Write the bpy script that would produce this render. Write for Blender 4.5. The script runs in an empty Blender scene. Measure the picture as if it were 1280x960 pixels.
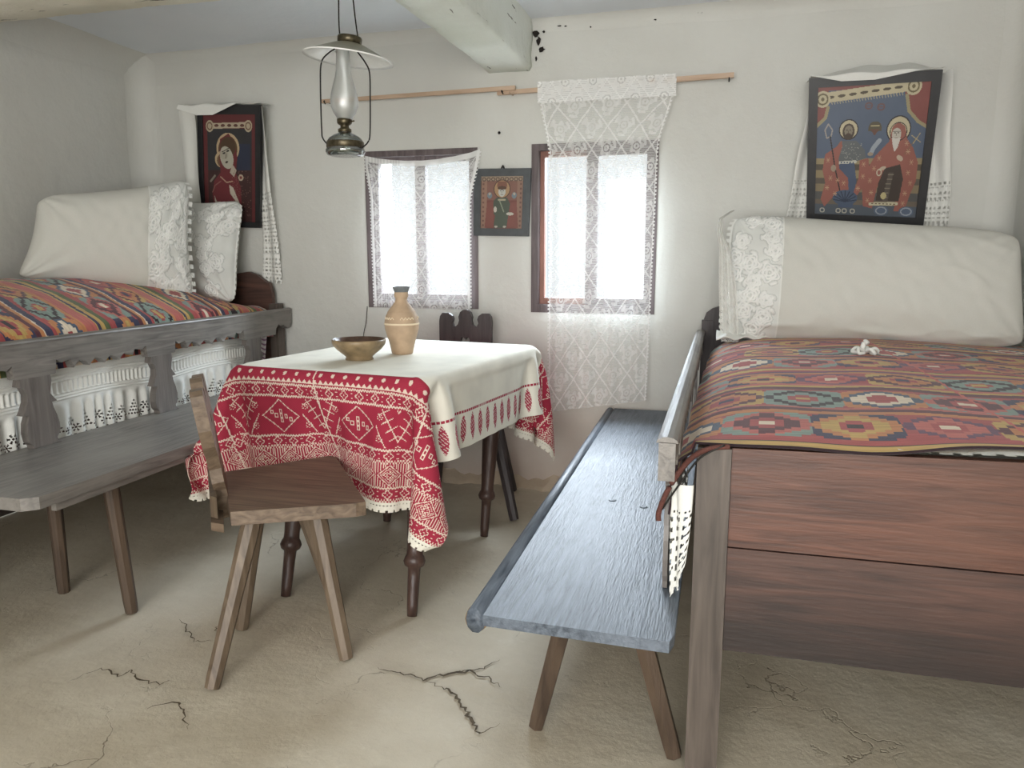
import bpy, bmesh, math, random
import numpy as np
from mathutils import Vector, Matrix
random.seed(7)
PI = math.pi
scn = bpy.context.scene
COL = scn.collection

# ------------------------------------------------------------------ camera
cam_d = bpy.data.cameras.new('camera'); cam_d.lens = 27.0; cam_d.sensor_width = 36.0; cam_d.clip_start = 0.02
cam = bpy.data.objects.new('camera', cam_d); COL.objects.link(cam)
cam.location = (0, -3.8128, 1.2)
cam.rotation_euler = (math.radians(80.5), 0, math.radians(15.2))
scn.camera = cam

# ------------------------------------------------------------------ world, daylight, exposure
wd = bpy.data.worlds.new('sky'); scn.world = wd; wd.use_nodes = True
bgn = wd.node_tree.nodes['Background']
bgn.inputs['Color'].default_value = (0.88, 0.95, 1.0, 1); bgn.inputs['Strength'].default_value = 0.66

def area(name, loc, rot, sx, sy, power, color):
    d = bpy.data.lights.new(name, 'AREA'); d.shape = 'RECTANGLE'; d.size = sx; d.size_y = sy
    d.energy = power; d.color = color
    o = bpy.data.objects.new(name, d); COL.objects.link(o); o.location = loc
    o.rotation_euler = [math.radians(a) for a in rot]; return o
# open sky above the yard in front of the two small windows, and daylight outside the open doorway / windows behind the photographer
area('daylight_before_windows', (-1.08, 1.75, 2.55), (-55, 0, 0), 3.0, 1.3, 900, (0.78, 0.89, 1.0))
area('daylight_doorway', (-0.2, -6.3, 1.35), (90, 0, 0), 2.6, 2.1, 124, (1.0, 0.975, 0.94))
vs = scn.view_settings
vs.view_transform = 'Standard'; vs.look = 'None'; vs.gamma = 1.0; vs.exposure = 0.58; vs.use_curve_mapping = False

# ------------------------------------------------------------------ helpers
def s2l(c):
    return tuple(((x/12.92) if x <= 0.04045 else ((x+0.055)/1.055)**2.4) for x in c)
def rgb(r, g, b): return s2l((r/255, g/255, b/255))

def newmat(name):
    m = bpy.data.materials.new(name); m.use_nodes = True
    nt = m.node_tree; b = nt.nodes['Principled BSDF']
    return m, nt, b
def N(nt, t, **kw):
    n = nt.nodes.new(t)
    for k, v in kw.items():
        if k.startswith('i_'): n.inputs[k[2:].replace('_', ' ')].default_value = v
        else: setattr(n, k, v)
    return n
def coords(nt, scale=(1, 1, 1)):
    tc = N(nt, 'ShaderNodeTexCoord'); mp = N(nt, 'ShaderNodeMapping'); mp.inputs['Scale'].default_value = scale
    nt.links.new(tc.outputs['Object'], mp.inputs['Vector']); return mp.outputs['Vector']
def ramp(nt, fac, stops):
    r = N(nt, 'ShaderNodeValToRGB')
    while len(r.color_ramp.elements) < len(stops): r.color_ramp.elements.new(0.5)
    for e, (p, c) in zip(r.color_ramp.elements, stops): e.position = p; e.color = (*c, 1)
    nt.links.new(fac, r.inputs['Fac']); return r.outputs['Color']
def bump(nt, b, h, strength, dist=0.01):
    n = N(nt, 'ShaderNodeBump'); n.inputs['Strength'].default_value = strength; n.inputs['Distance'].default_value = dist
    nt.links.new(h, n.inputs['Height']); nt.links.new(n.outputs['Normal'], b.inputs['Normal']); return n

def mat_wood(name, dark, light, axis='y', rough=0.5, worn=None, grain=1.0, spec=0.5, bs=0.35, soot=None):
    m, nt, b = newmat(name)
    st = {'x': (1.2, 14, 14), 'y': (14, 1.2, 14), 'z': (14, 14, 1.2)}[axis]
    v = coords(nt, tuple(s*grain for s in st))
    n1 = N(nt, 'ShaderNodeTexNoise'); n1.inputs['Scale'].default_value = 2.2; n1.inputs['Detail'].default_value = 9; n1.inputs['Distortion'].default_value = 1.1
    nt.links.new(v, n1.inputs['Vector'])
    col = ramp(nt, n1.outputs['Fac'], [(0.30, dark), (0.68, light)])
    v2 = coords(nt, tuple(s*grain*5 for s in st))
    n2 = N(nt, 'ShaderNodeTexNoise'); n2.inputs['Scale'].default_value = 2.0; n2.inputs['Detail'].default_value = 4
    nt.links.new(v2, n2.inputs['Vector'])
    n3 = N(nt, 'ShaderNodeTexNoise'); n3.inputs['Scale'].default_value = 3.0; n3.inputs['Detail'].default_value = 5
    nt.links.new(coords(nt), n3.inputs['Vector'])
    mx = N(nt, 'ShaderNodeMix', data_type='RGBA')
    fac = ramp(nt, n3.outputs['Fac'], [(0.45, (0, 0, 0)), (0.7, (0.75, 0.75, 0.75))])
    nt.links.new(fac, mx.inputs['Factor']); nt.links.new(col, mx.inputs[6]); mx.inputs[7].default_value = (*(worn or light), 1)
    cout = mx.outputs[2]
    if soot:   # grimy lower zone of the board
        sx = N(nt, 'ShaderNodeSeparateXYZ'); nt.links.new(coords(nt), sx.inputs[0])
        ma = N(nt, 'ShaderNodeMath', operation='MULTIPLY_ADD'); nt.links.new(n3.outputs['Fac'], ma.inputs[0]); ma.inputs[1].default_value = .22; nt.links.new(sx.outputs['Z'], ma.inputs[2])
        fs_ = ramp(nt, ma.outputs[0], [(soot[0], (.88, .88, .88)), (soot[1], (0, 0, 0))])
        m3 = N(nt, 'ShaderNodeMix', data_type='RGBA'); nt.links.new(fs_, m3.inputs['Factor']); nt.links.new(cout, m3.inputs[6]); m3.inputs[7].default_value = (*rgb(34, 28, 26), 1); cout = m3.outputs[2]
    nt.links.new(cout, b.inputs['Base Color'])
    add = N(nt, 'ShaderNodeMath', operation='ADD'); nt.links.new(n1.outputs['Fac'], add.inputs[0]); nt.links.new(n2.outputs['Fac'], add.inputs[1])
    bump(nt, b, add.outputs[0], bs, 0.004)
    b.inputs['Roughness'].default_value = rough; b.inputs['Specular IOR Level'].default_value = spec
    return m

def mat_plaster(name, base, dirt, lowdirt=False, rel=0.5, checks=None):
    m, nt, b = newmat(name)
    v = coords(nt)
    n1 = N(nt, 'ShaderNodeTexNoise'); n1.inputs['Scale'].default_value = 1.6; n1.inputs['Detail'].default_value = 7; nt.links.new(v, n1.inputs['Vector'])
    col = ramp(nt, n1.outputs['Fac'], [(0.3, dirt), (0.62, base)])
    if lowdirt:   # splashed, rubbed zone along the foot of the wall
        sx = N(nt, 'ShaderNodeSeparateXYZ'); nt.links.new(v, sx.inputs[0])
        ad = N(nt, 'ShaderNodeMath', operation='MULTIPLY_ADD'); nt.links.new(n1.outputs['Fac'], ad.inputs[0]); ad.inputs[1].default_value = 0.9; 
        nt.links.new(sx.outputs['Z'], ad.inputs[2])
        f = ramp(nt, ad.outputs[0], [(0.45, (1, 1, 1)), (0.98, (0, 0, 0))])
        mx = N(nt, 'ShaderNodeMix', data_type='RGBA'); nt.links.new(f, mx.inputs['Factor']); nt.links.new(col, mx.inputs[6])
        mx.inputs[7].default_value = (*rgb(184, 170, 158), 1); col = mx.outputs[2]
    if checks:   # drying checks of the timber under the limewash
        nk = N(nt, 'ShaderNodeTexNoise'); nk.inputs['Scale'].default_value = 1.0; nk.inputs['Detail'].default_value = 6; nk.inputs['Roughness'].default_value = .6
        nt.links.new(coords(nt, checks), nk.inputs['Vector'])
        fk = ramp(nt, nk.outputs['Fac'], [(0.335, (1, 1, 1)), (0.355, (0, 0, 0))])
        mk = N(nt, 'ShaderNodeMix', data_type='RGBA'); nt.links.new(fk, mk.inputs['Factor']); nt.links.new(col, mk.inputs[6]); mk.inputs[7].default_value = (*rgb(96, 94, 82), 1); col = mk.outputs[2]
    nt.links.new(col, b.inputs['Base Color'])
    n2 = N(nt, 'ShaderNodeTexNoise'); n2.inputs['Scale'].default_value = 7; n2.inputs['Detail'].default_value = 8; n2.inputs['Roughness'].default_value = 0.6; nt.links.new(v, n2.inputs['Vector'])
    bump(nt, b, n2.outputs['Fac'], rel, 0.02)
    b.inputs['Roughness'].default_value = 0.6; b.inputs['Specular IOR Level'].default_value = 0.3
    return m

def mat_plain(name, c, rough=0.6, metal=0.0, noise=0.12, scale=30, bs=0.2, spec=0.5):
    m, nt, b = newmat(name)
    n = N(nt, 'ShaderNodeTexNoise'); n.inputs['Scale'].default_value = scale; n.inputs['Detail'].default_value = 5
    nt.links.new(coords(nt), n.inputs['Vector'])
    col = ramp(nt, n.outputs['Fac'], [(0.3, tuple(x*(1-noise*2) for x in c)), (0.7, tuple(min(1, x*(1+noise)) for x in c))])
    nt.links.new(col, b.inputs['Base Color']); bump(nt, b, n.outputs['Fac'], bs, 0.003)
    b.inputs['Roughness'].default_value = rough; b.inputs['Metallic'].default_value = metal; b.inputs['Specular IOR Level'].default_value = spec
    return m

def mat_vcol(name, rough=0.85, weave=600, bs=0.25, spec=0.15, sheen=0.0):
    m, nt, b = newmat(name)
    a = N(nt, 'ShaderNodeVertexColor', layer_name='Col')
    n = N(nt, 'ShaderNodeTexNoise'); n.inputs['Scale'].default_value = weave; n.inputs['Detail'].default_value = 2
    nt.links.new(coords(nt), n.inputs['Vector'])
    n0 = N(nt, 'ShaderNodeTexNoise'); n0.inputs['Scale'].default_value = 9; nt.links.new(coords(nt), n0.inputs['Vector'])
    f = ramp(nt, n0.outputs['Fac'], [(0.3, (0.88, 0.88, 0.88)), (0.7, (1, 1, 1))])
    mx = N(nt, 'ShaderNodeMix', data_type='RGBA', blend_type='MULTIPLY'); mx.inputs['Factor'].default_value = 1
    nt.links.new(a.outputs['Color'], mx.inputs[6]); nt.links.new(f, mx.inputs[7]); nt.links.new(mx.outputs[2], b.inputs['Base Color'])
    bump(nt, b, n.outputs['Fac'], bs, 0.002)
    b.inputs['Roughness'].default_value = rough; b.inputs['Specular IOR Level'].default_value = spec; b.inputs['Sheen Weight'].default_value = sheen
    return m

def mat_lace(name, c=(0.90, 0.90, 0.88)):
    """thread stays opaque, the gaps of the net let light through; the share of thread is stored per face"""
    m, nt, b = newmat(name); nt.nodes.remove(b)
    out = nt.nodes['Material Output']
    a = N(nt, 'ShaderNodeVertexColor', layer_name='Col')
    d = N(nt, 'ShaderNodeBsdfDiffuse'); d.inputs['Color'].default_value = (*c, 1)
    t = N(nt, 'ShaderNodeBsdfTranslucent'); t.inputs['Color'].default_value = (*c, 1)
    m1 = N(nt, 'ShaderNodeMixShader'); m1.inputs[0].default_value = 0.04
    tr = N(nt, 'ShaderNodeBsdfTransparent')
    m2 = N(nt, 'ShaderNodeMixShader')
    nt.links.new(d.outputs[0], m1.inputs[1]); nt.links.new(t.outputs[0], m1.inputs[2])
    nt.links.new(a.outputs['Alpha'], m2.inputs[0]); nt.links.new(tr.outputs[0], m2.inputs[1]); nt.links.new(m1.outputs[0], m2.inputs[2])
    nt.links.new(m2.outputs[0], out.inputs['Surface'])
    return m

def mat_glass(name, tint=(1, 1, 1), refl=0.08, rough=0.02):
    m, nt, b = newmat(name); nt.nodes.remove(b)
    out = nt.nodes['Material Output']
    g = N(nt, 'ShaderNodeBsdfGlossy'); g.inputs['Roughness'].default_value = rough
    tr = N(nt, 'ShaderNodeBsdfTransparent'); tr.inputs['Color'].default_value = (*tint, 1)
    lw = N(nt, 'ShaderNodeLayerWeight'); lw.inputs['Blend'].default_value = 0.25
    ad = N(nt, 'ShaderNodeMath', operation='ADD', use_clamp=True); ad.inputs[1].default_value = refl
    nt.links.new(lw.outputs['Fresnel'], ad.inputs[0])
    mx = N(nt, 'ShaderNodeMixShader'); nt.links.new(ad.outputs[0], mx.inputs[0])
    nt.links.new(tr.outputs[0], mx.inputs[1]); nt.links.new(g.outputs[0], mx.inputs[2]); nt.links.new(mx.outputs[0], out.inputs['Surface'])
    return m

# --- objects
def root(name, label, cat, loc=(0, 0, 0), group=None):
    o = bpy.data.objects.new(name, None); COL.objects.link(o); o.location = loc; o.empty_display_size = 0.1
    o['label'] = label; o['category'] = cat
    if group: o['group'] = group
    return o
def tag(o, label=None, cat=None, group=None, kind=None):
    if label: o['label'] = label
    if cat: o['category'] = cat
    if group: o['group'] = group
    if kind: o['kind'] = kind
    return o
def wloc(p):
    v = np.zeros(3)
    while p is not None: v += np.array(p.location); p = p.parent
    return v
def link(name, me, mat, parent=None, smooth=False):
    me.materials.append(mat) if mat else None
    o = bpy.data.objects.new(name, me); COL.objects.link(o)
    if parent is not None: o.parent = parent
    if smooth: me.polygons.foreach_set('use_smooth', [True]*len(me.polygons))
    return o
def pyobj(name, verts, faces, mat, parent=None, smooth=False):
    """vertices in world coordinates; stored relative to the parent's base"""
    off = wloc(parent) if parent is not None else np.zeros(3)
    me = bpy.data.meshes.new(name)
    me.from_pydata([tuple(np.array(v)-off) for v in verts], [], faces); me.update()
    return link(name, me, mat, parent, smooth)
def bmobj(name, bm, mat, parent=None, smooth=False, bevel=0, auto=None):
    if bevel:
        es = [e for e in bm.edges if len(e.link_faces) == 2 and e.calc_face_angle(0) > 0.6]
        bmesh.ops.bevel(bm, geom=es, offset=bevel, segments=2, affect='EDGES', clamp_overlap=True)
    bmesh.ops.recalc_face_normals(bm, faces=bm.faces)
    off = Vector(wloc(parent)) if parent is not None else Vector((0, 0, 0))
    bmesh.ops.translate(bm, verts=bm.verts, vec=-off)
    me = bpy.data.meshes.new(name); bm.to_mesh(me); bm.free()
    return link(name, me, mat, parent, smooth)
def bm_box(bm, lo, hi, rough=0):
    vs_ = []
    for x in (lo[0], hi[0]):
        for y in (lo[1], hi[1]):
            for z in (lo[2], hi[2]):
                vs_.append(bm.verts.new((x, y, z)))
    for f in ((0, 1, 3, 2), (4, 6, 7, 5), (0, 4, 5, 1), (2, 3, 7, 6), (0, 2, 6, 4), (1, 5, 7, 3)):
        bm.faces.new([vs_[i] for i in f])
    return vs_
def box(name, lo, hi, mat, parent=None, bevel=0.004):
    bm = bmesh.new(); bm_box(bm, lo, hi); return bmobj(name, bm, mat, parent, bevel=bevel)
def hexa(name, c8, mat, parent=None, bevel=0.004):
    """8 corners: bottom 4 (ccw), top 4 (ccw)"""
    bm = bmesh.new(); v = [bm.verts.new(tuple(c)) for c in c8]
    for f in ((3, 2, 1, 0), (4, 5, 6, 7), (0, 1, 5, 4), (1, 2, 6, 5), (2, 3, 7, 6), (3, 0, 4, 7)): bm.faces.new([v[i] for i in f])
    return bmobj(name, bm, mat, parent, bevel=bevel)
def prism(name, pts, z0, z1, mat, parent=None, bevel=0.004):
    bm = bmesh.new(); a = [bm.verts.new((x, y, z0)) for x, y in pts]; b = [bm.verts.new((x, y, z1)) for x, y in pts]
    n = len(pts); bm.faces.new(a[::-1]); bm.faces.new(b)
    for i in range(n): bm.faces.new((a[i], a[(i+1) % n], b[(i+1) % n], b[i]))
    return bmobj(name, bm, mat, parent, bevel=bevel)
def frame_of(d):
    d = np.array(d, float); d /= np.linalg.norm(d)
    a = np.array([0, 0, 1.]) if abs(d[2]) < .9 else np.array([1., 0, 0])
    u = np.cross(a, d); u /= np.linalg.norm(u); w = np.cross(d, u); return u, w, d
def spindle(name, p0, p1, prof, mat, parent=None, n=16, smooth=True, squash=1.0, twist=0):
    """turned or whittled piece along p0->p1; prof = [(t, radius), ...]"""
    p0 = np.array(p0, float); p1 = np.array(p1, float); u, w, _ = frame_of(p1-p0)
    vs_, fs = [], []
    for t, r in prof:
        c = p0+(p1-p0)*t
        for k in range(n):
            a = 2*PI*k/n+twist; vs_.append(c+u*r*math.cos(a)+w*r*math.sin(a)*squash)
    m = len(prof)
    for j in range(m-1):
        for k in range(n):
            a, b = j*n+k, j*n+(k+1) % n; fs.append((a, b, b+n, a+n))
    fs.append(tuple(range(n))[::-1]); fs.append(tuple((m-1)*n+k for k in range(n)))
    return pyobj(name, vs_, fs, mat, parent, smooth)
def lathe(name, c, prof, mat, parent=None, n=40, smooth=True, axis=None, closed=False):
    """prof = [(radius, height)], around vertical axis (or tilted by matrix) through c"""
    vs_, fs = [], []
    for r, h in prof:
        for k in range(n):
            a = 2*PI*k/n; v = Vector((r*math.cos(a), r*math.sin(a), h))
            if axis is not None: v = axis @ v
            vs_.append(np.array(c)+np.array(v))
    m = len(prof)
    for j in range(m-1):
        for k in range(n):
            a, b = j*n+k, j*n+(k+1) % n; fs.append((a, b, b+n, a+n))
    if closed:
        fs.append(tuple(range(n))[::-1]); fs.append(tuple((m-1)*n+k for k in range(n)))
    return pyobj(name, vs_, fs, mat, parent, smooth)
def tube(name, pts, r, mat, parent=None, n=8):
    """wire or cord through points"""
    pts = [np.array(p, float) for p in pts]
    if len(pts) > 2:   # Catmull-Rom smoothing
        P = [pts[0]]+pts+[pts[-1]]; out = []
        for i in range(1, len(P)-2):
            for s in np.linspace(0, 1, 7)[:-1]:
                out.append(.5*((2*P[i])+(-P[i-1]+P[i+1])*s+(2*P[i-1]-5*P[i]+4*P[i+1]-P[i+2])*s*s+(-P[i-1]+3*P[i]-3*P[i+1]+P[i+2])*s**3))
        out.append(pts[-1]); pts = out
    vs_, fs = [], []
    for i, p in enumerate(pts):
        d = pts[min(i+1, len(pts)-1)]-pts[max(i-1, 0)]; u, w, _ = frame_of(d+1e-9)
        rr = r[i*len(r)//len(pts)] if isinstance(r, (list, tuple)) else r
        for k in range(n): a = 2*PI*k/n; vs_.append(p+rr*(u*math.cos(a)+w*math.sin(a)))
    for i in range(len(pts)-1):
        for k in range(n): a, b = i*n+k, i*n+(k+1) % n; fs.append((a, b, b+n, a+n))
    fs.append(tuple(range(n))[::-1]); fs.append(tuple((len(pts)-1)*n+k for k in range(n)))
    return pyobj(name, vs_, fs, mat, parent, True)
def sheet(name, P, mat, parent=None, C=None, keep=None, smooth=True, thick=0):
    """grid surface: P (h+1, w+1, 3) world points, C (h, w, 3|4) sRGB colour per face, keep (h, w) mask"""
    h, w = P.shape[0]-1, P.shape[1]-1
    off = wloc(parent) if parent is not None else np.zeros(3)
    idx = np.arange((h+1)*(w+1)).reshape(h+1, w+1)
    F = np.stack([idx[:-1, :-1], idx[:-1, 1:], idx[1:, 1:], idx[1:, :-1]], -1).reshape(-1, 4)
    K = np.ones(len(F), bool) if keep is None else keep.reshape(-1)
    F = F[K]; V = (P.reshape(-1, 3)-off)
    if keep is not None:
        used = np.unique(F); mp = -np.ones(len(V), int); mp[used] = np.arange(len(used)); V = V[used]; F = mp[F]
    me = bpy.data.meshes.new(name)
    me.vertices.add(len(V)); me.vertices.foreach_set('co', V.astype(np.float32).ravel())
    me.loops.add(len(F)*4); me.loops.foreach_set('vertex_index', F.astype(np.int32).ravel())
    me.polygons.add(len(F)); me.polygons.foreach_set('loop_start', (np.arange(len(F))*4).astype(np.int32))
    me.update(calc_edges=True)
    if smooth: me.polygons.foreach_set('use_smooth', np.ones(len(F), bool))
    if C is not None:
        c = C.reshape(-1, C.shape[-1])[K]
        if c.shape[1] == 3: c = np.concatenate([c, np.ones((len(c), 1))], 1)
        at = me.color_attributes.new('Col', 'BYTE_COLOR', 'CORNER')
        at.data.foreach_set('color_srgb', np.repeat(np.clip(c, 0, 1), 4, 0).astype(np.float32).ravel())
    me.validate(); o = link(name, me, mat, parent)
    if thick:
        md = o.modifiers.new('thickness', 'SOLIDIFY'); md.thickness = thick; md.offset = 0
    return o

# --- smooth random fields
rng = np.random.default_rng(11)
def field(x, y, scale, n=14, seed=0, aniso=1.0):
    r = np.random.default_rng(seed); o = np.zeros(np.broadcast(x, y).shape)
    for _ in range(n):
        k = r.uniform(.5, 1.6)*2*PI/scale; a = r.uniform(0, 2*PI)
        o = o+np.sin(x*k*math.cos(a)*aniso+y*k*math.sin(a)+r.uniform(0, 6.3))*r.uniform(.4, 1)
    return o/n*1.6
def sstep(a, b, x): t = np.clip((x-a)/(b-a), 0, 1); return t*t*(3-2*t)
def catmull(A, n, axis):
    """resample array A along axis to n samples, cubic"""
    A = np.moveaxis(A, axis, 0); m = A.shape[0]; t = np.linspace(0, m-1, n); i = np.minimum(t.astype(int), m-2); s = (t-i).reshape((-1,)+(1,)*(A.ndim-1))
    g = lambda k: A[np.clip(i+k, 0, m-1)]
    p0, p1, p2, p3 = g(-1), g(0), g(1), g(2)
    o = .5*(2*p1+(-p0+p2)*s+(2*p0-5*p1+4*p2-p3)*s*s+(-p0+3*p1-3*p2+p3)*s**3)
    return np.moveaxis(o, 0, axis)

# --- painting on a pixel grid (row 0 = top)
def C8(r, g, b): return np.array([r, g, b])/255.
class Canvas:
    def __init__(s, w, h, col, wm, hm):
        s.A = np.ones((h, w, 3))*np.array(col); s.x = (np.arange(w)+.5)/w*wm; s.y = (np.arange(h)+.5)/h*hm
        s.X, s.Y = np.meshgrid(s.x, s.y)
    def put(s, m, c): s.A[m] = c
    def ell(s, cx, cy, rx, ry, c, rot=0):
        X, Y = s.X-cx, s.Y-cy; a = math.radians(rot)
        s.put(((X*math.cos(a)+Y*math.sin(a))/rx)**2+((-X*math.sin(a)+Y*math.cos(a))/ry)**2 < 1, c)
    def ring(s, cx, cy, rx, ry, t, c):
        d = np.hypot((s.X-cx)/rx, (s.Y-cy)/ry); s.put(abs(d-1) < t, c)
    def rect(s, x0, y0, x1, y1, c): s.put((s.X >= x0) & (s.X < x1) & (s.Y >= y0) & (s.Y < y1), c)
    def pmask(s, pts):
        m = np.zeros(s.X.shape, bool); n = len(pts)
        for i in range(n):
            (x1, y1), (x2, y2) = pts[i], pts[(i+1) % n]
            if y1 == y2: continue
            c = ((y1 > s.Y) != (y2 > s.Y)) & (s.X < (x2-x1)*(s.Y-y1)/(y2-y1)+x1); m ^= c
        return m
    def poly(s, pts, c): s.put(s.pmask(pts), c)
    def line(s, pts, w, c):
        for (x1, y1), (x2, y2) in zip(pts[:-1], pts[1:]):
            dx, dy = x2-x1, y2-y1; L = dx*dx+dy*dy+1e-12
            t = np.clip(((s.X-x1)*dx+(s.Y-y1)*dy)/L, 0, 1)
            s.put(np.hypot(s.X-x1-t*dx, s.Y-y1-t*dy) < w/2, c)

# ------------------------------------------------------------------ materials
M_wall = mat_plaster('whitewash_plaster', rgb(206, 206, 200), rgb(198, 197, 190), lowdirt=True, rel=0.35)
M_ceil = mat_plaster('ceiling_limewash', rgb(228, 233, 238), rgb(220, 226, 232), rel=0.25)
M_beam = mat_plaster('whitewashed_beam', rgb(232, 236, 228), rgb(205, 208, 192), rel=0.9, checks=(34, 4.5, 34))
M_frame = mat_wood('window_frame_wood', rgb(70, 60, 60), rgb(104, 92, 92), 'z', 0.6)
M_redwood = mat_wood('window_reddish_wood', rgb(98, 60, 48), rgb(124, 80, 66), 'z', 0.5)
M_glass = mat_glass('window_glass')
M_bench = mat_wood('painted_bench_wood', rgb(52, 60, 70), rgb(104, 113, 124), 'y', 0.45, worn=rgb(112, 121, 132), spec=0.45, bs=0.4, grain=1.8)
M_settle = mat_wood('grey_brown_settle_wood', rgb(88, 84, 80), rgb(128, 123, 117), 'y', 0.42, worn=rgb(140, 136, 130), grain=1.6, bs=.15)
M_settleZ = mat_wood('grey_brown_upright_wood', rgb(78, 73, 69), rgb(116, 110, 105), 'z', 0.42)
M_leg = mat_wood('dark_leg_wood', rgb(52, 40, 32), rgb(92, 76, 62), 'z', 0.5)
M_chair = mat_wood('worn_chair_wood', rgb(84, 68, 54), rgb(124, 106, 88), 'x', 0.5, worn=rgb(118, 102, 84), grain=1.5, bs=.2)
M_chairleg = mat_wood('worn_chair_leg_wood', rgb(80, 66, 52), rgb(120, 104, 86), 'z', 0.5, bs=.2)
M_dark = mat_wood('dark_stained_wood', rgb(38, 32, 32), rgb(64, 56, 56), 'z', 0.5)
M_table = mat_wood('dark_table_wood', rgb(50, 34, 30), rgb(84, 64, 56), 'z', 0.4)
M_post = mat_wood('bed_post_wood', rgb(64, 56, 50), rgb(100, 90, 82), 'z', 0.5)
M_bedboard = mat_wood('reddish_bed_board', rgb(66, 42, 34), rgb(104, 68, 54), 'x', 0.45, worn=rgb(94, 66, 54), grain=1.3, bs=.15)
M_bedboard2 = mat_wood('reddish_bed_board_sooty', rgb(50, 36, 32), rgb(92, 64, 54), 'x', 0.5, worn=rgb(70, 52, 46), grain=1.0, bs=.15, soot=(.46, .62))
M_rod = mat_wood('pale_rod_wood', rgb(170, 142, 116), rgb(196, 170, 146), 'x', 0.5)
M_black = mat_plain('dark_metal', rgb(42, 40, 38), 0.4, 0.7, 0.1)
M_brass = mat_plain('tarnished_brass', rgb(92, 84, 66), 0.35, 0.8, 0.25, 60)
M_shade = mat_plain('enamelled_shade', rgb(150, 148, 132), 0.35, 0.2, 0.08)
M_shadein = mat_plain('white_enamel', rgb(236, 236, 232), 0.25, 0, 0.02)
M_lampglass = mat_glass('chimney_glass', (0.97, 0.99, 0.98), 0.30, 0.45)
M_font = mat_glass('font_glass', (0.62, 0.68, 0.64), 0.30, 0.08)
M_clay = mat_plain('unglazed_clay', rgb(186, 160, 132), 0.7, 0, 0.08, 24, 0.15)
M_clayline = mat_plain('cream_slip', rgb(232, 214, 184), 0.7, 0, 0.03)
M_clayrim = mat_plain('grey_glazed_rim', rgb(116, 120, 122), 0.4, 0, 0.1)
M_bowl = mat_plain('brown_glazed_bowl', rgb(142, 122, 92), 0.4, 0, 0.22, 26, 0.1)
M_bowlin = mat_plain('dark_bowl_glaze', rgb(92, 68, 52), 0.35, 0, 0.25, 40)
M_linen = mat_plain('white_linen', rgb(208, 207, 199), 0.85, 0, 0.02, 350, 0.15, 0.1)
M_linen2 = mat_plain('thin_white_linen', rgb(226, 226, 220), 0.85, 0, 0.02, 350, 0.15, 0.1)
M_cloth = mat_vcol('woven_cloth')
M_kilim = mat_vcol('kilim_wool', 0.9, 420, 0.45, 0.1, 0.2)
M_print = mat_vcol('painted_icon', 0.35, 260, 0.08, 0.4)
M_pillow = mat_vcol('embroidered_pillow', 0.85, 500, 0.15)
M_lace = mat_lace('lace_net')
M_icon_frame = mat_plain('black_icon_frame', rgb(34, 34, 36), 0.4, 0, 0.1)
M_icon_frame2 = mat_plain('grey_black_icon_frame', rgb(66, 70, 72), 0.4, 0, 0.1)
M_cord = mat_plain('red_brown_cord', rgb(92, 54, 46), 0.9, 0, 0.2, 300)
M_iconglass = mat_glass('icon_glass', (1, 1, 1), 0.01, 0.08)

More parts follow.
